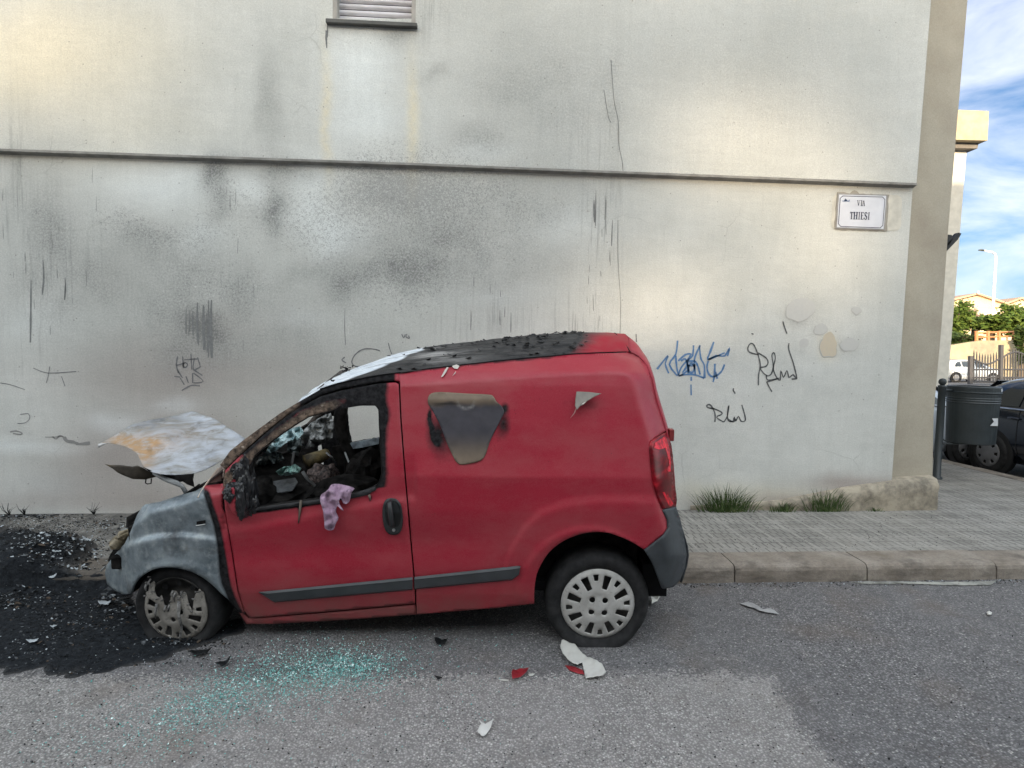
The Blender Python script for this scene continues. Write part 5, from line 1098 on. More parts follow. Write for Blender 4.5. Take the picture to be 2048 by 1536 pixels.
for j in range(nz_):
    run = None
    for i in range(nx_+1):
        k = 0
        if i < nx_:
            cx_, cz_ = gx0+(i+.5)*CE, gz0+(j+.5)*CE
            for p, rx, rz_, kk in pc: k += kk*math.exp(-((cx_-p.x)/rx)**2*1.4-((cz_-p.z)/rz_)**2*1.4)
        s = math.sqrt(min(k, 1.1)*.36)*CE
        if i < nx_ and s < .004:
            if run is None: run = i
            continue
        if run is not None:
            scr.add([(gx0+run*CE, OY, gz0+j*CE), (gx0+i*CE, OY, gz0+j*CE), (gx0+i*CE, OY, gz0+(j+1)*CE), (gx0+run*CE, OY, gz0+(j+1)*CE)], [(0, 1, 2, 3)]); run = None
        if i < nx_:
            h = CE/2; q = s/2
            scr.add([(cx_-h, OY, cz_-h), (cx_+h, OY, cz_-h), (cx_+h, OY, cz_+h), (cx_-h, OY, cz_+h), (cx_-q, OY, cz_-q), (cx_+q, OY, cz_-q), (cx_+q, OY, cz_+q), (cx_-q, OY, cz_+q)], [(0, 1, 5, 4), (1, 2, 6, 5), (2, 3, 7, 6), (3, 0, 4, 7)])
scr.v = [v-Vector((0, OY, 0)) for v in scr.v]
scr.build('perforated_screen', M_opp, opp)
ex1 = gx0+nx_*CE; ez1 = gz0+nz_*CE
fr = MB().box(-60, gx0, -.0, .3, -1, OH).box(ex1, 26, -.0, .3, -1, OH).box(gx0, ex1, 0, .3, -1, gz0).box(gx0, ex1, 0, .3, ez1, OH)
fr.build('wall', M_opp, opp)
MB().box(-60, 26, -7, -6.7, -1, OH-3.4).build('rear_wall', M_opp, opp)

# ------------------------------------------------------------------ fire debris
AP = [(-300, 1068), (0, 1064), (70, 1062), (140, 1074), (190, 1092), (165, 1114), (112, 1132), (60, 1146), (0, 1148), (-300, 1150)]
AP2 = [(-300, 1166), (60, 1162), (110, 1146), (150, 1150), (215, 1152), (262, 1190), (330, 1230), (460, 1225), (505, 1245), (490, 1270), (440, 1292), (330, 1297), (262, 1312), (225, 1335), (190, 1353), (100, 1362), (0, 1352), (-300, 1350)]
x0a, x1a, y0a, y1a = -5.6, -1.35, on_road(200, 1366).y, YW-.02
ST = .022; nxa, nya = int((x1a-x0a)/ST), int((y1a-y0a)/ST)
GXX, GYY = np.meshgrid(np.linspace(x0a, x1a, nxa), np.linspace(y0a, y1a, nya), indexing='ij'); GXX = GXX.ravel(); GYY = GYY.ravel()
base = SL*(GXX-GX0)+PAVH*sstep(YK-.02, YK+.03, GYY)
PXa, PYa = projn(np.stack([GXX, GYY, base], 1))
PP = np.stack([PXa, PYa], 1); sgn = np.maximum(np.where(inpoly(PP, AP), 1, -1)*pdist(PP, AP), np.where(inpoly(PP, AP2), 1, -1)*pdist(PP, AP2))
nA = vnoise(np.stack([GXX, GYY], 1), 2.2, 5)-.5; nB = vnoise(np.stack([GXX, GYY], 1)+90, 9, 5); nC = vnoise(np.stack([GXX, GYY], 1)+40, 26, 3)
m_ = sstep(-12, 12, sgn+nA*80+(nB-.5)*34)
heap = blobs(PXa, PYa, [(110, 1108, 80, 30, .12), (30, 1140, 80, 30, .09), (60, 1085, 90, 20, .03), (190, 1190, 60, 26, .02), (90, 1230, 150, 70, .012), (20, 1050, 60, 10, .04), (165, 1040, 40, 8, .03)])
thin = sstep(1040, 1075, PYa)*(1-.75*blob(PXa, PYa, 170, 1075, 60, 22))
Z = base-.012+m_*(.014+.9*heap*nB*1.4+.012*np.clip(nB-.45, 0, 1)+.008*nC*(thin+.3))
ashm = np.stack([m_*thin, heap*8, nC], 1)
t = NT('wet_black_ash'); a_, hp_, c3_ = t.attr('ash')
n_ = t.noise(60, 4, .6); c = t.ramp(t.noise(26, 6, .72), [(.35, (.006, .007, .009)), (.60, (.020, .023, .027)), (.72, (.06, .065, .075)), (.80, (.16, .165, .17))])
c = t.mix(t.ramp(t.voro(70), [(.03, 1.), (.09, 0.)]), c, (.12, .13, .14)); c = t.mix(t.math('MULTIPLY', t.math('SUBTRACT', 1, a_, clamp=True), .8), c, (.15, .14, .13))
t.bump(t.math('ADD', n_, t.noise(18, 5)), .9, .012); M_ashc = t.out(c, t.ramp(n_, [(.3, .7), (.65, .95)]), 0, .12)
idx = np.arange(nxa*nya).reshape(nxa, nya); fm_ = []
keepv = m_ > .02
for i in range(nxa-1):
    for j in range(nya-1):
        q = (idx[i, j], idx[i+1, j], idx[i+1, j+1], idx[i, j+1])
        if keepv[q[0]] or keepv[q[2]]: fm_.append(tuple(int(k) for k in q))
used = sorted({k for f in fm_ for k in f}); rem = {k: n for n, k in enumerate(used)}
o = mk('ash_spill', [(GXX[k], GYY[k], Z[k]) for k in used], [tuple(rem[k] for k in f) for f in fm_], M_ashc, smooth=True, attrs={'ash': ashm[used]})
tag(o, 'wet black ash and soot spread over road and pavement in front of the burnt van', 'ash', kind='stuff')
hz = {}
def ash_h(x, y):
    i = int((x-x0a)/ST); j = int((y-y0a)/ST)
    if 0 <= i < nxa and 0 <= j < nya: return max(Z[idx[i, j]], base[idx[i, j]])
    return gz(x, y)
mats = [simple('char', (.010, .011, .012), .6, var=.5, spec=.2), simple('grey_flake', (.06, .066, .072), .5, var=.4), simple('pale_flake', (.42, .46, .49), .45, var=.3), simple('brown_char', (.07, .05, .035), .8)]
mb = MB()
def chunk(mb, p, s, flat=1.0):
    n = random.choice([4, 5, 6]); a0 = random.uniform(0, 6.3); tx, ty = random.uniform(-.6, .6), random.uniform(-.6, .6)
    top = []; 
    for k in range(n):
        a = a0+6.283*k/n; r = s*random.uniform(.5, 1); x, y = r*math.cos(a), r*math.sin(a)*.7; top.append(Vector((x, y, (x*tx+y*ty)+s*.25*flat*random.random()+.003)))
    mb.add([p+q for q in top]+[p+q-Vector((0, 0, .12*s+.002)) for q in top], [tuple(range(n))]+[(k, k+n, (k+1) % n+n, (k+1) % n) for k in range(n)])
spots = [((100, 1052), (130, 13), 700, (.003, .010)), ((190, 1090), (50, 30), 260, (.003, .012)), ((110, 1115), (70, 30), 1900, (.004, .024)), ((60, 1075), (80, 22), 500, (.004, .018)), ((20, 1170), (60, 24), 520, (.004, .022)), ((235, 1215), (34, 22), 220, (.006, .028)), ((150, 1240), (120, 45), 800, (.004, .014)), ((90, 1300), (130, 34), 300, (.004, .012)), ((60, 1032), (110, 8), 330, (.006, .024)), ((215, 1050), (50, 12), 120, (.005, .02)), ((350, 1287), (80, 8), 160, (.005, .016)), ((150, 1352), (150, 12), 420, (.002, .008)), ((400, 1290), (120, 14), 260, (.002, .009)), ((330, 1330), (120, 26), 240, (.003, .010)), ((250, 1400), (240, 50), 160, (.002, .007))]
for (cx, cy), (sx, sy), n, (s0, s1) in spots:
    for _ in range(n):
        px, py = random.gauss(cx, sx*.6), random.gauss(cy, sy*.6); p = on_road(px, py)
        if p.y > YK: p = on_pave(px, py)
        if p.y > YW-.03: p.y = YW-random.uniform(.02, .12)
        p.z = ash_h(p.x, p.y)
        pale = .28 if cy < 1160 and cx > 60 else .09
        r = random.random(); mb.mi = 2 if r < pale else (1 if r < .3 else (3 if r < .36 else 0))
        chunk(mb, p, (s0+(s1-s0)*random.random()**2)*random.choice([.8, .8, .6, 1.2 if mb.mi != 2 else .6]))
o = mb.build('charred_debris', mats); tag(o, 'charred flakes and melted scraps heaped in the ash beside the front of the van', 'debris', kind='stuff')
# pale melted puddles / scraps one can point at
def on_g(px, py):
    p = on_road(px, py); return on_pave(px, py) if p.y > YK+.01 else p
def scrap(name, pts, mat, label, cat, h=.012, curl=.0, group=None, solid=.002, use_ash=False, step=3):
    V, F = cdt(pts, [], step); P = [on_g(x, y) for x, y in V]; c = sum(P, Vector())/len(P)
    n_ = vnoise(V, .12, 3)
    X = V[:, 0]; u = (X-X.min())/(X.max()-X.min()+1e-6)
    P = [p+Vector((0, 0, .006+h*q+curl*(abs(2*a-1)**2)+((ash_h(p.x, p.y)-gz(p.x, p.y)) if use_ash else 0))) for p, q, a in zip(P, n_, u)]
    o = mk(name, [p-c for p in P], F, mat, None, smooth=True, solid=solid); o.data.flip_normals() if o.data.polygons[0].normal.z < 0 else None
    o.location = c; return tag(o, label, cat, group)
cw = lambda L_: [(900+x/1.784, 1150+y/1.784) for x, y in L_]
M_pap = simple('white_film', (.56, .55, .51), .5, var=.08); M_redp = simple('red_film', (.26, .018, .025), .45, var=.2)
scrap('vinyl_scrap', cw([(393, 275), (398, 252), (425, 238), (440, 245), (455, 270), (478, 292), (497, 305), (515, 315), (540, 332), (556, 370), (545, 380), (515, 378), (484, 381), (478, 350), (471, 321), (455, 334), (440, 330), (420, 318), (402, 300)]), M_pap, 'large notched white vinyl scrap lying under the rear wheel', 'scrap', .02, .02)
scrap('vinyl_scrap', cw([(409, 326), (440, 334), (462, 340), (474, 345), (478, 362), (450, 356), (425, 346)]), M_redp, 'dark red vinyl sliver tucked under the large white scrap', 'scrap', .008)
scrap('vinyl_scrap', cw([(219, 374), (224, 353), (250, 346), (268, 349), (281, 352), (270, 366), (242, 380), (222, 389)]), M_redp, 'small dark red vinyl scrap on the road left of the rear wheel', 'scrap', .02, .02)
scrap('vinyl_scrap', cw([(278, 360), (286, 356), (303, 357), (296, 363), (284, 366)]), M_pap, 'thin white sliver beside the small dark red scrap', 'scrap', .004, step=2)
scrap('vinyl_scrap', cw([(172, 378), (190, 377), (210, 380), (208, 384), (184, 382)]), M_pap, 'thin white sliver left of the small dark red scrap', 'scrap', .004, step=2)
scrap('paper_scrap', cw([(97, 572), (104, 556), (112, 550), (104, 535), (125, 545), (133, 539), (153, 535), (146, 556), (130, 578), (116, 587), (100, 580)]), simple('paper', (.60, .59, .56), .8, var=.1), 'torn white paper scrap alone on the pale asphalt near the viewer', 'scrap', .02, .01)
scrap('vinyl_scrap', [(1302, 1203), (1308, 1198), (1315, 1195), (1321, 1200), (1315, 1207), (1308, 1212), (1303, 1218)], M_pap, 'white crumpled scrap behind the rear wheel by the bumper', 'scrap', .03, .02)
scrap('plastic_rag', cw([(1033, 105), (1056, 103), (1080, 106), (1100, 118), (1118, 128), (1140, 124), (1160, 132), (1174, 146), (1150, 142), (1128, 139), (1105, 134), (1085, 124), (1062, 118), (1045, 112)]), simple('grey_rag', (.30, .30, .30), .7, var=.2), 'flattened grey plastic strip on the dark asphalt behind the van', 'litter', .01)
scrap('pebble', [(1973, 1229), (1978, 1226), (1984, 1229), (1981, 1233), (1975, 1233)], M_pap, 'tiny white stone on the dark asphalt at the far right', 'stone', .01, step=2, solid=.008)
M_char = mats[0]
for i, (pts, lab) in enumerate([([(868, 1284), (880, 1283), (896, 1286), (890, 1292), (878, 1294), (870, 1290)], 'curled black char flake on the road under the rear door moulding'),
    ([(868, 1361), (878, 1360), (886, 1363), (876, 1365)], 'small black flake on the pale asphalt right of the glass'),
    ([(430, 1336), (440, 1330), (450, 1327), (461, 1322), (458, 1331), (444, 1338)], 'grey curled flake left of the green glass crumbs'),
    ([(375, 1312), (392, 1306), (412, 1307), (425, 1304), (415, 1312), (392, 1318)], 'flat black flake below the front wheel')]):
    scrap('char_flake', pts, M_char, lab, 'flake', .02, .015, 'burnt flakes on the road', step=3)
for i, (pts, lab) in enumerate([([(52, 1291), (62, 1288), (77, 1289), (74, 1293), (60, 1295)], 'pale curled flake low in the black ash at the far left'), ([(100, 1262), (108, 1257), (115, 1260), (107, 1265)], 'small pale flake in the ash above the curled one'),
    ([(196, 1216), (208, 1212), (222, 1216), (216, 1221), (200, 1220)], 'bright pale scrap in the ash left of the front wheel'), ([(165, 1082), (174, 1079), (184, 1084), (178, 1088), (168, 1087)], 'white leaf shaped flake on top of the debris heap'), ([(97, 1163), (106, 1158), (114, 1158), (108, 1164)], 'pale sliver at the burnt kerb edge')]):
    scrap('ash_flake', pts, mats[2], lab, 'flake', .02, .01, 'pale flakes in the ash', use_ash=True, step=2)
# small loose grit scattered on the whole road, one stuff object
mb = MB(); 
for _ in range(1500):
    px, py = random.uniform(-20, 2060), 1180+370*random.random()**.8; p = on_road(px, py)
    if p.y > YK-.02: continue
    mb.mi = random.choice([0, 0, 0, 1, 1, 3]); chunk(mb, p+Vector((0, 0, .003)), random.uniform(.002, .006))
for _ in range(500):
    p = Vector((random.uniform(-.2, 5), YK-abs(random.gauss(0, .05))-.01, 0)); p.z = rz(p.x)+.003; mb.mi = random.choice([0, 3, 1, 2]); chunk(mb, p, random.uniform(.003, .010))
for _ in range(260):
    px, py = random.uniform(1380, 2048), random.uniform(1015, 1100); p = on_pave(px, py); mb.mi = random.choice([0, 3, 1]); chunk(mb, p, random.uniform(.002, .007))
tag(mb.build('road_grit', mats), 'fine grit and crumbs scattered on the road and in the gutter', 'grit', kind='stuff')
# shattered window glass
mb = MB(); t = NT('green_glass_crumbs'); M_gl = t.out(t.ramp(t.noise(60, 2), [(.35, (.10, .32, .30)), (.55, (.27, .58, .54)), (.66, (.85, .97, .96))]), .12, 0, .8)  # white end of the ramp paints sparkle into the crumbs
for (cx, cy), (sx, sy), ang, n in [((650, 1342), (85, 24), -4, 3300), ((560, 1366), (110, 28), -10, 2200), ((440, 1400), (80, 28), -22, 1400), ((700, 1330), (50, 14), 0, 900), ((380, 1415), (60, 14), -20, 260), ((340, 1440), (120, 40), -10, 420), ((560, 1420), (190, 50), -5, 420), ((230, 1480), (140, 36), 0, 200), ((880, 1360), (120, 60), 0, 160), ((680, 1270), (180, 16), 0, 120)]:
    for _ in range(n):
        u, v = random.gauss(0, sx), random.gauss(0, sy); c_, s_ = math.cos(rad(ang)), math.sin(rad(ang)); p = on_road(cx+u*c_-v*s_*.5, cy+u*s_+v)
        s = random.uniform(.0022, .0068); q = [Vector((random.uniform(-1, 1), random.uniform(-1, 1), random.uniform(0, 1.5)))*s for _ in range(4)]
        mb.add([p+Vector((0, 0, .005))+k for k in q], [(0, 1, 2), (0, 2, 3), (0, 3, 1), (1, 3, 2)])
tag(mb.build('glass_crumbs', M_gl), 'green tinted safety glass crumbs spilled on the asphalt beside the van', 'broken glass', kind='stuff')

# ------------------------------------------------------------------ weeds at the foot of the wall
t = NT('weed_leaf'); oi = t.n('ShaderNodeNewGeometry'); M_gr = t.out(t.ramp(t.noise(22, 3), [(.35, (.035, .065, .018)), (.55, (.08, .13, .04)), (.72, (.20, .21, .10))]), .6, 0, .3)
M_gr.node_tree.nodes['Principled BSDF'].inputs['Subsurface Weight'].default_value = 0
def tuft(px, py, wpx, hmax, n, label, low=False):
    c = on_pave(px, py); c.y = YW-.07; c.z = gz(c.x, c.y); mb = MB(); r = wpx/2/197.
    for _ in range(n):
        u = random.gauss(0, .40); b = Vector((u*r, random.uniform(-.05, .03), -.005)); L_ = hmax*1.5*random.uniform(.3, 1)**.9*(1-.3*abs(u)); lean = u*.9+random.gauss(0, .35); ly = random.uniform(-.7, .15)
        w = random.uniform(.0022, .0048); pts = []; droop = random.uniform(.2, 1.0)
        for k in range(6):
            a = k/5; pts.append(b+Vector((lean*L_*a*.75, ly*L_*a*a*.7, L_*(a-droop*.45*a*a*a))))
        ang = random.uniform(0, 3.14); side = Vector((math.cos(ang), math.sin(ang)*.6, 0)); vs = []
        for k, p in enumerate(pts):
            ww = w*(1-(k/5)**1.6)+.0004; vs += [p-side*ww, p+side*ww]
        mb.add(vs, [(2*k, 2*k+1, 2*k+3, 2*k+2) for k in range(5)])
    o = mb.build('grass_tuft', M_gr, smooth=False); o.location = c; tag(o, label, 'weed', 'weeds growing along the wall foot'); return o
tuft(1447, 1018, 105, .27, 320, 'tallest bushy green grass tuft at the wall just right of the van')
tuft(1644, 1017, 105, .22, 230, 'wide grass tuft at the wall with long stems leaning right')
tuft(1560, 1019, 60, .11, 120, 'low sparse weed between the two large grass tufts')
tuft(1728, 1013, 34, .05, 60, 'tiniest flat weed at the wall nearest the stone plinth')
mb = MB()
for cx, cy in ((60, 1008), (195, 1010), (30, 1015)):
    c = on_pave(cx, 1027); c.y = YW-.05
    for _ in range(9):
        a = random.uniform(-1, 1); mb.tube([c, c+Vector((a*.05, -.02, .06)), c+Vector((a*.10+.02, -.03, random.uniform(.05, .14)))], [.003, .002, .001], 4)
o = mb.build('burnt_weed', mats[0]); tag(o, 'blackened burnt weed stalks at the wall foot on the far left', 'weed', kind='stuff')

# ------------------------------------------------------------------ litter bin on its post
M_bin = simple('bin_grey_green', (.033, .042, .047), .5, var=.15, scale=6)
bb = on_pave(1873, 957); bn = empty('litter_bin', bb); tag(bn, 'grey green litter bin hung on a round post with a ball top at the corner', 'litter bin')
zt_ = hit(1884, 762, bb, Vector((0, 1, 0))).z-bb.z; rp_ = .042
MB().lathe([(rp_*1.5, 0), (rp_*1.5, .02), (rp_, .03), (rp_, zt_-.09), (rp_*1.15, zt_-.08), (rp_*1.15, zt_-.06), (rp_*.6, zt_-.05)], (0, 0, 0), 'Z', 20).build('post', M_bin, bn, smooth=True)
ball = MB().lathe([(.045*math.sin(a)+.0001, zt_-.01-.045*math.cos(a)) for a in np.linspace(0, math.pi, 10)], (0, 0, 0), 'Z', 18).build('ball_top', M_bin, bn, smooth=True)
bc = hit(1940, 885, bb+Vector((0, 0, 0)), Vector((0, 1, 0)))-bb; bt = hit(1943, 772, bb, Vector((0, 1, 0)))-bb; Rb = (hit(1983, 830, bb, Vector((0, 1, 0)))-hit(1898, 830, bb, Vector((0, 1, 0)))).length/2; hb = bt.z-bc.z
pr = [(Rb*.3, 0), (Rb*.86, 0), (Rb*.90, .01)]+[(Rb*(.90+.06*k), hb*k*.70) for k in (.5, 1)]+[(Rb*.985, hb*.715), (Rb*.96, hb*.735), (Rb*.985, hb*.755), (Rb*.96, hb*.775), (Rb*.985, hb*.795), (Rb*.97, hb*.81), (Rb*.98, hb*.88), (Rb*1.0, hb*.885), (Rb*1.015, hb*.89), (Rb*1.015, hb*.90), (Rb*.99, hb*.91), (Rb*1.0, hb*.985), (Rb*.97, hb), (Rb*.80, hb), (Rb*.78, hb*.85), (Rb*.2, hb*.5)]
MB().lathe(pr, (bc.x, 0, bc.z), 'Z', 40).build('bin_body', M_bin, bn, smooth=False)
st = MB(); 
def bsurf(px, py, k=1.02):
    q = hit(px, py, bb, Vector((0, 1, 0)))-bb; dx = (q.x-bc.x)*.985; return Vector((bc.x+dx, -math.sqrt(max(0, (Rb*.965*k)**2-dx*dx)), q.z))
st.add([bsurf(*q) for q in [(1942, 846), (1950, 838), (1946, 832), (1961, 832), (1961, 847)]], [(4, 3, 2, 1, 0)]); st.build('sticker', simple('white_sticker', (.7, .72, .74), .5), bn)
st = MB(); st.add([bsurf(*q, 1.04) for q in [(1968, 776), (1974, 775), (1977, 779), (1972, 782), (1969, 781)]], [(4, 3, 2, 1, 0)]); st.build('sticker', simple('white_sticker', (.7, .72, .74), .5), bn)
br = MB(); br.tube([(0, 0, bc.z-.02), (bc.x-Rb*.2, 0, bc.z-.015), (bc.x+Rb*.1, 0, bc.z-.01)], .012, 8); br.tube([(0, 0, bc.z+.06), (Rb*.5, 0, bc.z-.01)], .008, 6); br.tube([(0, 0, bt.z-.06), (bc.x-Rb*.9, 0, bt.z-.06)], .014, 8); br.build('bracket', M_bin, bn, smooth=True)

# ------------------------------------------------------------------ parked cars on the side street
M_glass = simple('car_glass', (.02, .025, .03), .08, var=.1, spec=.8)
M_chr = simple('chrome_strip', (.55, .57, .6), .25, .9); M_wt = simple('wheel_trim_grey', (.20, .20, .21), .45, .3)
def car(name, label, base_z_mat, paint, Lc=3.95, Wc=1.70, Hc=1.45, hatch=True, group=None, far=False):
    root = empty(name, mw=base_z_mat); tag(root, label, 'car', group)
    # x: 0 rear .. Lc front
    xs = np.array([0, .04, .12, .30, .55, .85, 1.3, 1.9, 2.35, 2.7, 3.0, 3.3, 3.6, 3.8, 3.9, 3.95])*Lc/3.95
    zroof = np.interp(xs/Lc*3.95, [0, .04, .12, .30, .55, .85, 1.3, 1.9, 2.35, 2.7, 3.0, 3.3, 3.6, 3.8, 3.95], [.86, .90, 1.02, 1.22, 1.36, 1.42, 1.45, 1.45, 1.40, 1.22, 1.02, .96, .90, .80, .62])*Hc/1.45
    zbelt = np.interp(xs/Lc*3.95, [0, .3, 1.0, 2.7, 3.3, 3.8, 3.95], [.84, .97, .96, .90, .88, .74, .58])*Hc/1.45
    zbelt = np.minimum(zbelt, zroof-.01)
    w = np.interp(xs/Lc*3.95, [0, .12, .5, 3.2, 3.7, 3.95], [.62, .76, .84, .84, .76, .55])*Wc/1.68; zlo = np.interp(xs/Lc*3.95, [0, .2, 3.7, 3.95], [.34, .2, .2, .3])
    def half(i):
        W_, r_, b_, lo = w[i], zroof[i], zbelt[i], zlo[i]; inn = (r_-b_)*.42
        return [(W_*.86, lo), (W_*.99, lo+.12), (W_, (lo+b_)/2), (W_*.985, b_-.10), (W_*.95, b_), (W_*.93-inn*.55, b_+(r_-b_)*.62), (W_*.88-inn*.9, r_-.03), (W_*.6-inn*.5, r_), (0.001, r_+.012)]
    V = []; 
    for i in range(len(xs)):
        h = half(i); V += [(xs[i], -y, z) for y, z in h]+[(xs[i], y, z) for y, z in reversed(h)]
    n = 18; F = [(i*n+k, i*n+k+1, (i+1)*n+k+1, (i+1)*n+k) for i in range(len(xs)-1) for k in range(n-1)]+[tuple(range(n-1, -1, -1)), tuple((len(xs)-1)*n+k for k in range(n))]
    b = mk('body', V, F, paint, root, smooth=True)
    sd_ = b.modifiers.new('u', 'SUBSURF'); sd_.levels = sd_.render_levels = 1
    def ys(x, z):
        i = np.interp(x, xs, np.arange(len(xs))); a, c = int(math.floor(i)), min(int(math.floor(i))+1, len(xs)-1); f = i-a; o_ = []
        for j in (a, c):
            h = half(j)[:7]; o_.append(float(np.interp(z, [q[1] for q in h], [q[0] for q in h])))
        return o_[0]*(1-f)+o_[1]*f
    k_ = Hc/1.45; s_ = Lc/3.95
    sidew = [[(.62, .99), (1.08, 1.00), (1.08, 1.33), (.92, 1.31), (.75, 1.20)], [(1.16, 1.0), (1.95, .97), (1.95, 1.36), (1.16, 1.34)], [(2.03, .97), (2.75, .93), (2.45, 1.20), (2.20, 1.345), (2.03, 1.36)]]
    for sg_ in (-1, 1):
        for p in sidew:
            V2, F2 = cdt([(x*s_, z*k_) for x, z in p], [], .07); o = mk('side_window', [(x, sg_*(ys(x, z)+.010), z) for x, z in V2], F2, M_glass, root, smooth=True)
            if sg_ > 0: o.data.flip_normals()
        if not far:
            mb = MB(); mb.tube([(.6*s_, sg_*(ys(.6*s_, .965*k_)+.012), .965*k_), (1.6*s_, sg_*(ys(1.6*s_, .96*k_)+.012), .96*k_), (2.8*s_, sg_*(ys(2.8*s_, .915*k_)+.012), .915*k_)], .012, 6); mb.build('window_trim', M_chr, root)
            for hx in (.98, 1.85): mb = MB(); mb.tube([(hx*s_, sg_*(ys(hx*s_, .84)+.01), .84), ((hx+.08)*s_, sg_*(ys(hx*s_, .84)+.035), .845), ((hx+.17)*s_, sg_*(ys(hx*s_, .84)+.01), .84)], .013, 6); mb.build('door_handle', paint, root)
            for hx in (1.12, 1.99):
                mb = MB(); mb.tube([(hx*s_, sg_*(ys(hx*s_, z)+.001), z) for z in (.32, .6, .85, .95)], .004, 4); mb.build('door_gap', M_dark, root)
    # front and rear screens
    def screen(xa, za, xb, zb_, wa, wb, name): 
        o = mk(name, [(xa*s_, -wa, za*k_), (xa*s_, wa, za*k_), (xb*s_, wb, zb_*k_), (xb*s_, -wb, zb_*k_)], [(0, 1, 2, 3)], M_glass, root, solid=.01)
    screen(3.02, 1.045, 2.42, 1.405, .66, .54, 'windscreen'); screen(.085, .99, .46, 1.345, .62, .55, 'rear_window')
    for sg_ in (-1, 1):
        q = MB().box(3.72*s_, 3.86*s_, sg_*.52-.14, sg_*.52+.14, .60, .74); q.build('headlight', M_chr, root, bevel=.03)
        q = MB().box(-.01, .10, sg_*.60-.11, sg_*.60+.11, .72, .92); q.build('tail_light', simple('car_lamp_red', (.4, .01, .01), .2), root, bevel=.02)
    MB().box(3.90*s_, 3.97*s_, -.26, .26, .40, .52).build('number_plate', simple('plate_white', (.6, .6, .6), .5), root)
    for wx in (.72*s_, 3.14*s_):
        for sg_ in (-1, 1):
            wy = sg_*(Wc*.5+.005); wr = empty('wheel'); wr.parent = root; wr.location = (wx, wy, .30)
            d = -1 if sg_ > 0 else 1
            MB().lathe([(.02, -.004*d*-1), (.365, -.004*-d), (.365, .03*d)], (0, 0, 0), 'Y', 32).build('arch', M_dark, wr)
            MB().lathe([(.19, -.012*d), (.2, -.02*d), (.27, -.022*d), (.296, -.006*d), (.30, .03*d), (.30, .16*d)], (0, 0, 0), 'Y', 36).build('tyre', M_tyre, wr, smooth=True)
            V2, F2 = cdt([(.197*math.cos(a), .197*math.sin(a)) for a in np.linspace(0, 6.283, 33)[:-1]], [] if far else [[(.10*math.cos(a)+.0*b, .10*math.sin(a)) if 0 else ((r_*math.cos(a+da)), (r_*math.sin(a+da))) for r_, da in ((.115, -.14), (.165, -.16), (.165, .16), (.115, .14))] for a in np.linspace(0, 6.283, 8)[:-1]], .03)
            MB().lathe([(.001, .0), (.19, .0)], (0, 0, 0), 'Y', 24).build('rim', M_dark, wr)
            mk('wheel_trim', [(x, -d*.016+(-d*.012)*(1-(math.hypot(x, z)/.2)**2), z) for x, z in V2], F2, M_wt, wr, smooth=True, solid=.004)
    return root
def paintm(name, c, rough=.2): 
    t = NT(name); M = t.out(t.mix(t.ramp(t.noise(3, 4), [(.4, 0.), (.7, .3)]), c, tuple(.8*x+.03 for x in c)), rough, .2, .5, Coat_Weight=1.0); return M
def gl_hit(px, py, h): return hit(px, py, (GX0, 0, h), GN)
def carM(hub, wheel_x, Wc, heading):    # hub: world point of the near wheel hub; heading: unit vector rear->front
    f = Vector((heading[0], heading[1], 0)).normalized(); l = Vector((-f.y, f.x, 0)); return f, l
hub = gl_hit(1978, 905, .30)
def place(hub, f, side, Wc, wx):
    f = Vector((*f, 0)).normalized(); l = Vector((-f.y, f.x, 0)); c = hub-f*wx-l*(side*Wc*.5); M = Matrix((f, l, Vector((0, 0, 1)))).transposed().to_4x4(); M.translation = (c.x, c.y, rz(hub.x)); return M
# heading towards the viewer (-Y): its own left is +X, so the side we see is its right (side = -1)
car('dark_car', 'dark navy hatchback parked by the kerb behind the litter bin', place(hub, (0, -1), -1, 1.70, .72), paintm('navy_paint', (.008, .012, .022)))
hub2 = gl_hit(1938, 893, .30)
car('silver_car', 'pale silver car parked beyond the post, half hidden by the building corner', place(hub2, (1, .05), -1, 1.70, 3.14), paintm('silver_paint', (.45, .50, .56), .3))
hub3 = at(1912, 757, 36); hub3.z = rz(hub3.x)+.3
car('white_car', 'distant white car standing behind the iron gate', place(hub3, (1, 0), -1, 1.7, .72), paintm('white_paint', (.6, .62, .64), .3), far=True)

# ------------------------------------------------------------------ the next building, bracket, far things
nbd = empty('neighbour_building'); tag(nbd, 'sunlit cream balcony and grey pillar of the next building past the corner', 'building')
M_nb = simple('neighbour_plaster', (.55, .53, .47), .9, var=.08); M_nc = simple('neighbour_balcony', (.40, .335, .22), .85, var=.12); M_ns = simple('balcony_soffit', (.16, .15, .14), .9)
NY_ = 11.5; Hn = lambda px, py, y=NY_: hit(px, py, (0, y, 0), Vector((0, 1, 0)))
MB().prism([Hn(1840, 290), Hn(1934, 292), Hn(1909, 601), Hn(1893, 800), Hn(1884, 905), Hn(1800, 905)], (0, 6, 0)).build('pillar', M_nb, nbd)
a, b, c, d = Hn(1800, 215, 11.2), Hn(1978, 222, 11.2), Hn(1975, 281, 11.2), Hn(1800, 276, 11.2)
MB().prism([a, b, c, d], (0, 1.15, 0)).build('balcony', M_nc, nbd)
MB().prism([Hn(1800, 279, 11.35), Hn(1958, 282, 11.35), Hn(1955, 297, 11.35), Hn(1800, 293, 11.35)], (0, .7, 0)).build('soffit_beam', M_ns, nbd)
MB().prism([Hn(1930, 296, 11.9), Hn(1931, 292, 11.9), Hn(1909, 601, 11.9), Hn(1908, 601, 11.9)], (0, .05, 0)).build('downpipe', M_nb, nbd)
wb_ = empty('wall_bracket'); tag(wb_, 'small black metal bracket sticking out past the tan building corner', 'bracket'); M_bk = simple('bracket_black', (.02, .02, .022), .6)
Hb = lambda px, py: hit(px, py, (0, YW+1.2, 0), Vector((0, 1, 0)))
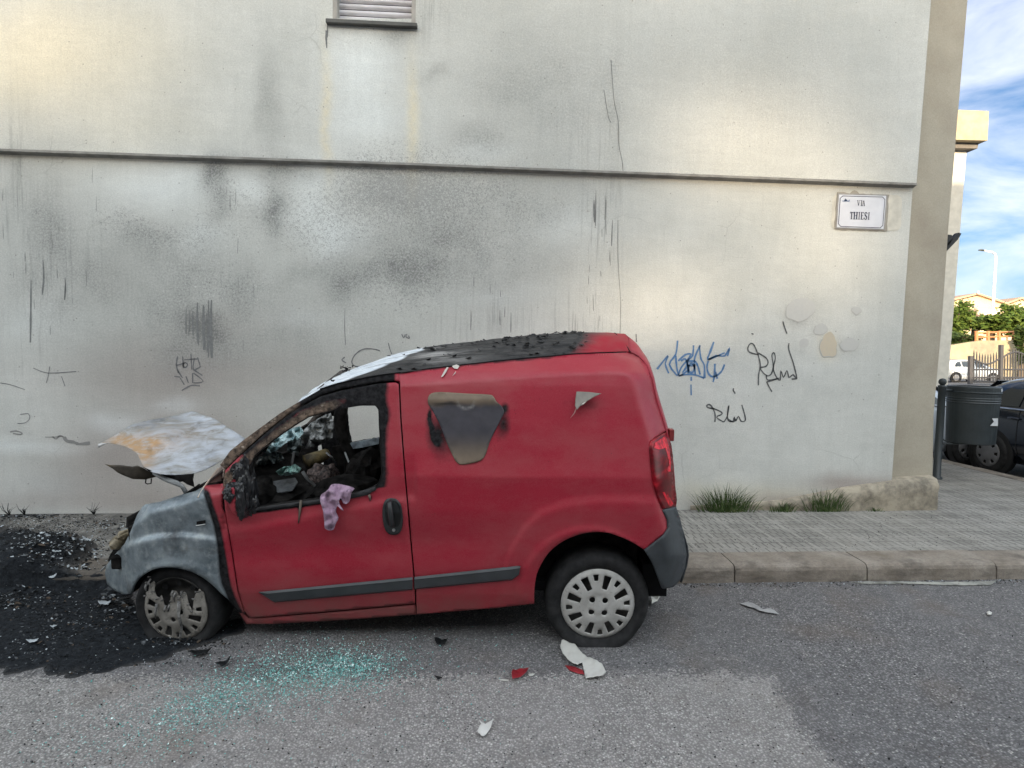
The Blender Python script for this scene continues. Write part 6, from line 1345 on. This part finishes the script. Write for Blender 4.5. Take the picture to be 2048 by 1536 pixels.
MB().prism([Hb(1890, 506), Hb(1890, 492), Hb(1917, 465), Hb(1923, 467), Hb(1916, 479)], (0, .06, 0)).build('arm', M_bk, wb_)
MB().prism([Hb(1890, 492), Hb(1890, 474), Hb(1897, 469), Hb(1904, 470), Hb(1906, 477), Hb(1898, 490)], (0, .05, 0)).build('plate', M_bk, wb_)
# far ground strip, walls, gate
def farbox(name, pts, Z, th, mat, parent, w=None): return MB().prism([at(x, y, Z) for x, y in pts], (.1*th, th, 0)).build(name, mat, parent)
t = NT('far_retaining_wall'); c = t.mix(t.ramp(t.noise(.6, 6, .65), [(.35, 0.), (.7, 1.)]), (.20, .18, .14), (.38, .32, .21)); M_fw = t.out(t.mix(.5, c, t.ramp(t.noise(4, 5), [(.3, .75), (.7, 1.15)]), 'MULTIPLY'), .9)
fw_ = farbox('garden_wall', [(1860, 694), (1905, 690), (1960, 681), (2120, 680), (2130, 775), (1860, 775)], 44, .5, M_fw, None); tag(fw_, 'tall weathered beige wall behind the iron gate', 'wall')
M_iron = simple('gate_iron', (.035, .035, .04), .6)
gt = empty('iron_gate', at(2000, 765, 33)); tag(gt, 'dark wrought iron gate with spear tips below the beige wall', 'gate')
gl_ = gt.location.copy()
def ga(x, y): return at(x, y, 33)-gl_
mb = MB(); [mb.tube([ga(x, y0), ga(x-1.0, 768)], w, 6) for x, y0, w in ((1941, 712, .14), (2002, 690, .14), (2058, 700, .14))]; mb.build('gate_post', M_iron, gt)
mb = MB(); n_ = 0
for x in np.arange(1948, 2056, 5.6):
    if abs(x-2002) < 4: continue
    u = ((x-1946) % 56)/56; y0 = 706+16*abs(math.sin(u*math.pi))*(.6) if x < 2000 else 712+10*math.cos(u*6.28)
    mb.tube([ga(x, y0-8), ga(x, y0), ga(x-.8, 764)], [.006, .035, .03], 5)
mb.build('gate_bars', M_iron, gt)
mb = MB()
for y in (739, 755, 763): mb.tube([ga(1941, y), ga(2058, y)], .05, 5)
for x0_, x1_ in ((1944, 2001), (2004, 2058)): mb.tube([ga(x0_+(x1_-x0_)*k/10, 716+12*abs(math.sin(k/10*math.pi))*(1 if x0_ < 2000 else -1)) for k in range(11)], .05, 5)
mb.build('gate_rails', M_iron, gt)
of = empty('orange_railing', at(1990, 672, 44.2)); tag(of, 'orange wooden railing on top of the beige wall', 'railing'); M_or = simple('orange_wood', (.36, .16, .07), .7); ol = of.location.copy()
mb = MB(); [mb.tube([at(x, 662, 44.2)-ol, at(x, 682, 44.2)-ol], .12, 5) for x in (1953, 1976, 1998, 2028)]; mb.build('railing_post', M_or, of)
mb = MB(); [mb.tube([at(1950, y, 44.2)-ol, at(2034, y-3, 44.2)-ol], .07, 5) for y in (666, 675)]; mb.build('railing_rail', M_or, of)
# houses on the rise
M_hc = simple('house_cream', (.47, .40, .28), .9, var=.08); M_rt = simple('roof_tile', (.36, .25, .18), .85); M_hw = simple('house_window', (.05, .05, .05), .3)
hs = empty('far_house'); tag(hs, 'cream gabled house rising behind the trees beside the street lamp', 'house')
farbox('wall', [(1890, 606), (1957, 591), (2012, 610), (2012, 700), (1890, 700)], 80, 8, M_hc, hs)
MB().prism([at(x, y, 79.4) for x, y in [(1886, 606), (1957, 589), (2018, 609), (2018, 606), (1957, 585.5), (1886, 602)]], (.8, 9, 0)).build('roof', M_rt, hs)
for (x0_, y0_, x1_, y1_) in ((1944, 609, 1948, 615), (1958, 616, 1985, 618)): farbox('window', [(x0_, y0_), (x1_, y0_), (x1_, y1_), (x0_, y1_)], 79.9, .1, M_hw if x1_-x0_ < 9 else M_rt, hs)
farbox('balcony', [(1956, 617), (2000, 618), (2000, 640), (1956, 640)], 78.5, 1.4, simple('balcony_white', (.6, .55, .45), .9), hs)
mb = MB(); mb.tube([at(1957, 588, 79), at(1957, 582, 79)], .12, 5); mb.build('antenna', M_chr, hs)
h2_ = empty('far_house'); tag(h2_, 'tile roofed house peeping over the trees at the right edge', 'house')
farbox('wall', [(2016, 610), (2046, 599), (2080, 606), (2080, 700), (2016, 700)], 84, 8, M_hc, h2_); MB().prism([at(x, y, 83.5) for x, y in [(2010, 610), (2044, 598), (2084, 606), (2084, 602), (2044, 594), (2010, 606.5)]], (.8, 9, 0)).build('roof', M_rt, h2_)
# street lamp
sl_ = empty('street_lamp', at(1984, 640, 52)); tag(sl_, 'tall white street lamp with a bent arm against the sky', 'street lamp'); q0 = sl_.location.copy(); M_lp = simple('lamp_white', (.75, .72, .66), .5)
mb = MB(); mb.tube([at(x, y, 52)-q0 for x, y in [(1982, 700), (1984.5, 640), (1988, 580), (1991, 530), (1992, 514), (1990, 508), (1985, 504.5), (1968, 501)]], [.14, .12, .11, .10, .09, .09, .08, .07], 8); mb.build('pole', M_lp, sl_, smooth=True)
mb = MB(); mb.tube([at(x, y, 52)-q0 for x, y in [(1970, 501.3), (1964, 500.2), (1957, 500.3)]], [.06, .10, .05], 8); mb.build('lamp_head', M_bin, sl_, smooth=True)
# trees beyond the street
def leafm(name, c0, c1, c2): t = NT(name); return t.out(t.ramp(t.noise(1.6, 4, .6), [(.35, c0), (.55, c1), (.72, c2)]), .7, 0, .2)
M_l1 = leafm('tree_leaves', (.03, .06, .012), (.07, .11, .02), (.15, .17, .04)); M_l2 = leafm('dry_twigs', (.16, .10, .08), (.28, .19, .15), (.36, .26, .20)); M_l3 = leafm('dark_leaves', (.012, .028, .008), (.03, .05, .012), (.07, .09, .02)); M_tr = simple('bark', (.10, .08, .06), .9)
def tree(cx, cy, Z, rx, ry, n, mat, label, ls=.22):
    c = at(cx, cy, Z); k = Z/FOC; RX, RZ = rx*k, ry*k; g = Vector((c.x, c.y, rz(c.x))); root = empty('tree', g); tag(root, label, 'tree', 'trees beyond the side street'); c = c-g
    mb = MB(); mb.tube([(0, 0, 0), (c.x+.05*RX, c.y, max(.5, c.z-RZ*.8)), c+Vector((0, 0, RZ*.3))], [.25, .17, .06], 8)
    for _ in range(8):
        a = random.uniform(0, 6.28); mb.tube([c+Vector((0, 0, -RZ*.6)), c+Vector((math.cos(a)*RX*.4, math.sin(a)*RX*.4, -RZ*.1)), c+Vector((math.cos(a)*RX*.8, math.sin(a)*RX*.8, random.uniform(-.1, .6)*RZ))], [.09, .06, .02], 5)
    mb.build('trunk', M_tr, root)
    cl_ = [c+Vector((random.uniform(-1, 1)*RX*.75, random.uniform(-1, 1)*RX*.6, random.uniform(-1, 1)*RZ*.7)) for _ in range(26)]; mb = MB()
    for _ in range(n):
        q = random.choice(cl_)+Vector((random.gauss(0, .22)*RX, random.gauss(0, .22)*RX, random.gauss(0, .18)*RZ)); s = ls*random.uniform(.5, 1.2)
        a = Vector((random.gauss(0, 1), random.gauss(0, 1), random.gauss(0, .7))).normalized()*s; b = a.orthogonal().normalized()*s*.5; mb.add([q-a, q+b, q+a, q-b], [(0, 1, 2, 3)])
    mb.build('crown', mat, root)
tree(1912, 640, 48, 26, 36, 3000, M_l1, 'leafy green tree just right of the grey pillar'); tree(1948, 640, 50, 20, 24, 900, M_l2, 'small bare pinkish tree in front of the cream house', .16)
tree(1985, 648, 47, 34, 18, 3000, M_l1, 'sunlit green bush crown under the street lamp'); tree(2030, 640, 46, 36, 30, 4200, M_l1, 'broad green tree at the right edge above the gate')
tree(1915, 678, 45.5, 36, 14, 1800, M_l3, 'dark shaded bush hanging over the left end of the beige wall'); tree(2046, 690, 43, 12, 40, 1500, M_l3, 'dark ivy clad trunk at the right end of the beige wall')
SC.cycles.use_denoising = True

def split_parts(o):
    me = o.data; n = len(me.vertices); par = list(range(n))
    def fd(a):
        while par[a] != a: par[a] = par[par[a]]; a = par[a]
        return a
    for e in me.edges:
        a, b = fd(e.vertices[0]), fd(e.vertices[1])
        if a != b: par[a] = b
    isl = {}
    for p in me.polygons: isl.setdefault(fd(p.vertices[0]), []).append(p)
    if len(isl) < 2: return
    name = o.name.split('.')[0]
    if name.endswith('s') and name not in ('seat_remains', 'headlamp_remains'): name = name[:-1]
    for k, ps in isl.items():
        ids = sorted({v for p in ps for v in p.vertices}); r = {v: i for i, v in enumerate(ids)}
        q = mk(name, [me.vertices[v].co for v in ids], [[r[v] for v in p.vertices] for p in ps], me.materials[0], o.parent, smooth=ps[0].use_smooth)
        q.matrix_basis = o.matrix_basis.copy()
        for m in o.modifiers:
            if m.type == 'SOLIDIFY': z = q.modifiers.new('s', 'SOLIDIFY'); z.thickness = m.thickness; z.offset = m.offset
    bpy.data.objects.remove(o)
for o in [o for o in SC.objects if o.type == 'MESH' and o.name.split('.')[0] in ('gate_post', 'gate_bars', 'gate_rails', 'railing_post', 'railing_rail', 'soot_runs', 'debris_heap', 'front_scrap', 'melted_trim', 'wiring', 'seat_remains', 'headlamp_remains', 'plaster_crack', 'paint_curl')]: split_parts(o)
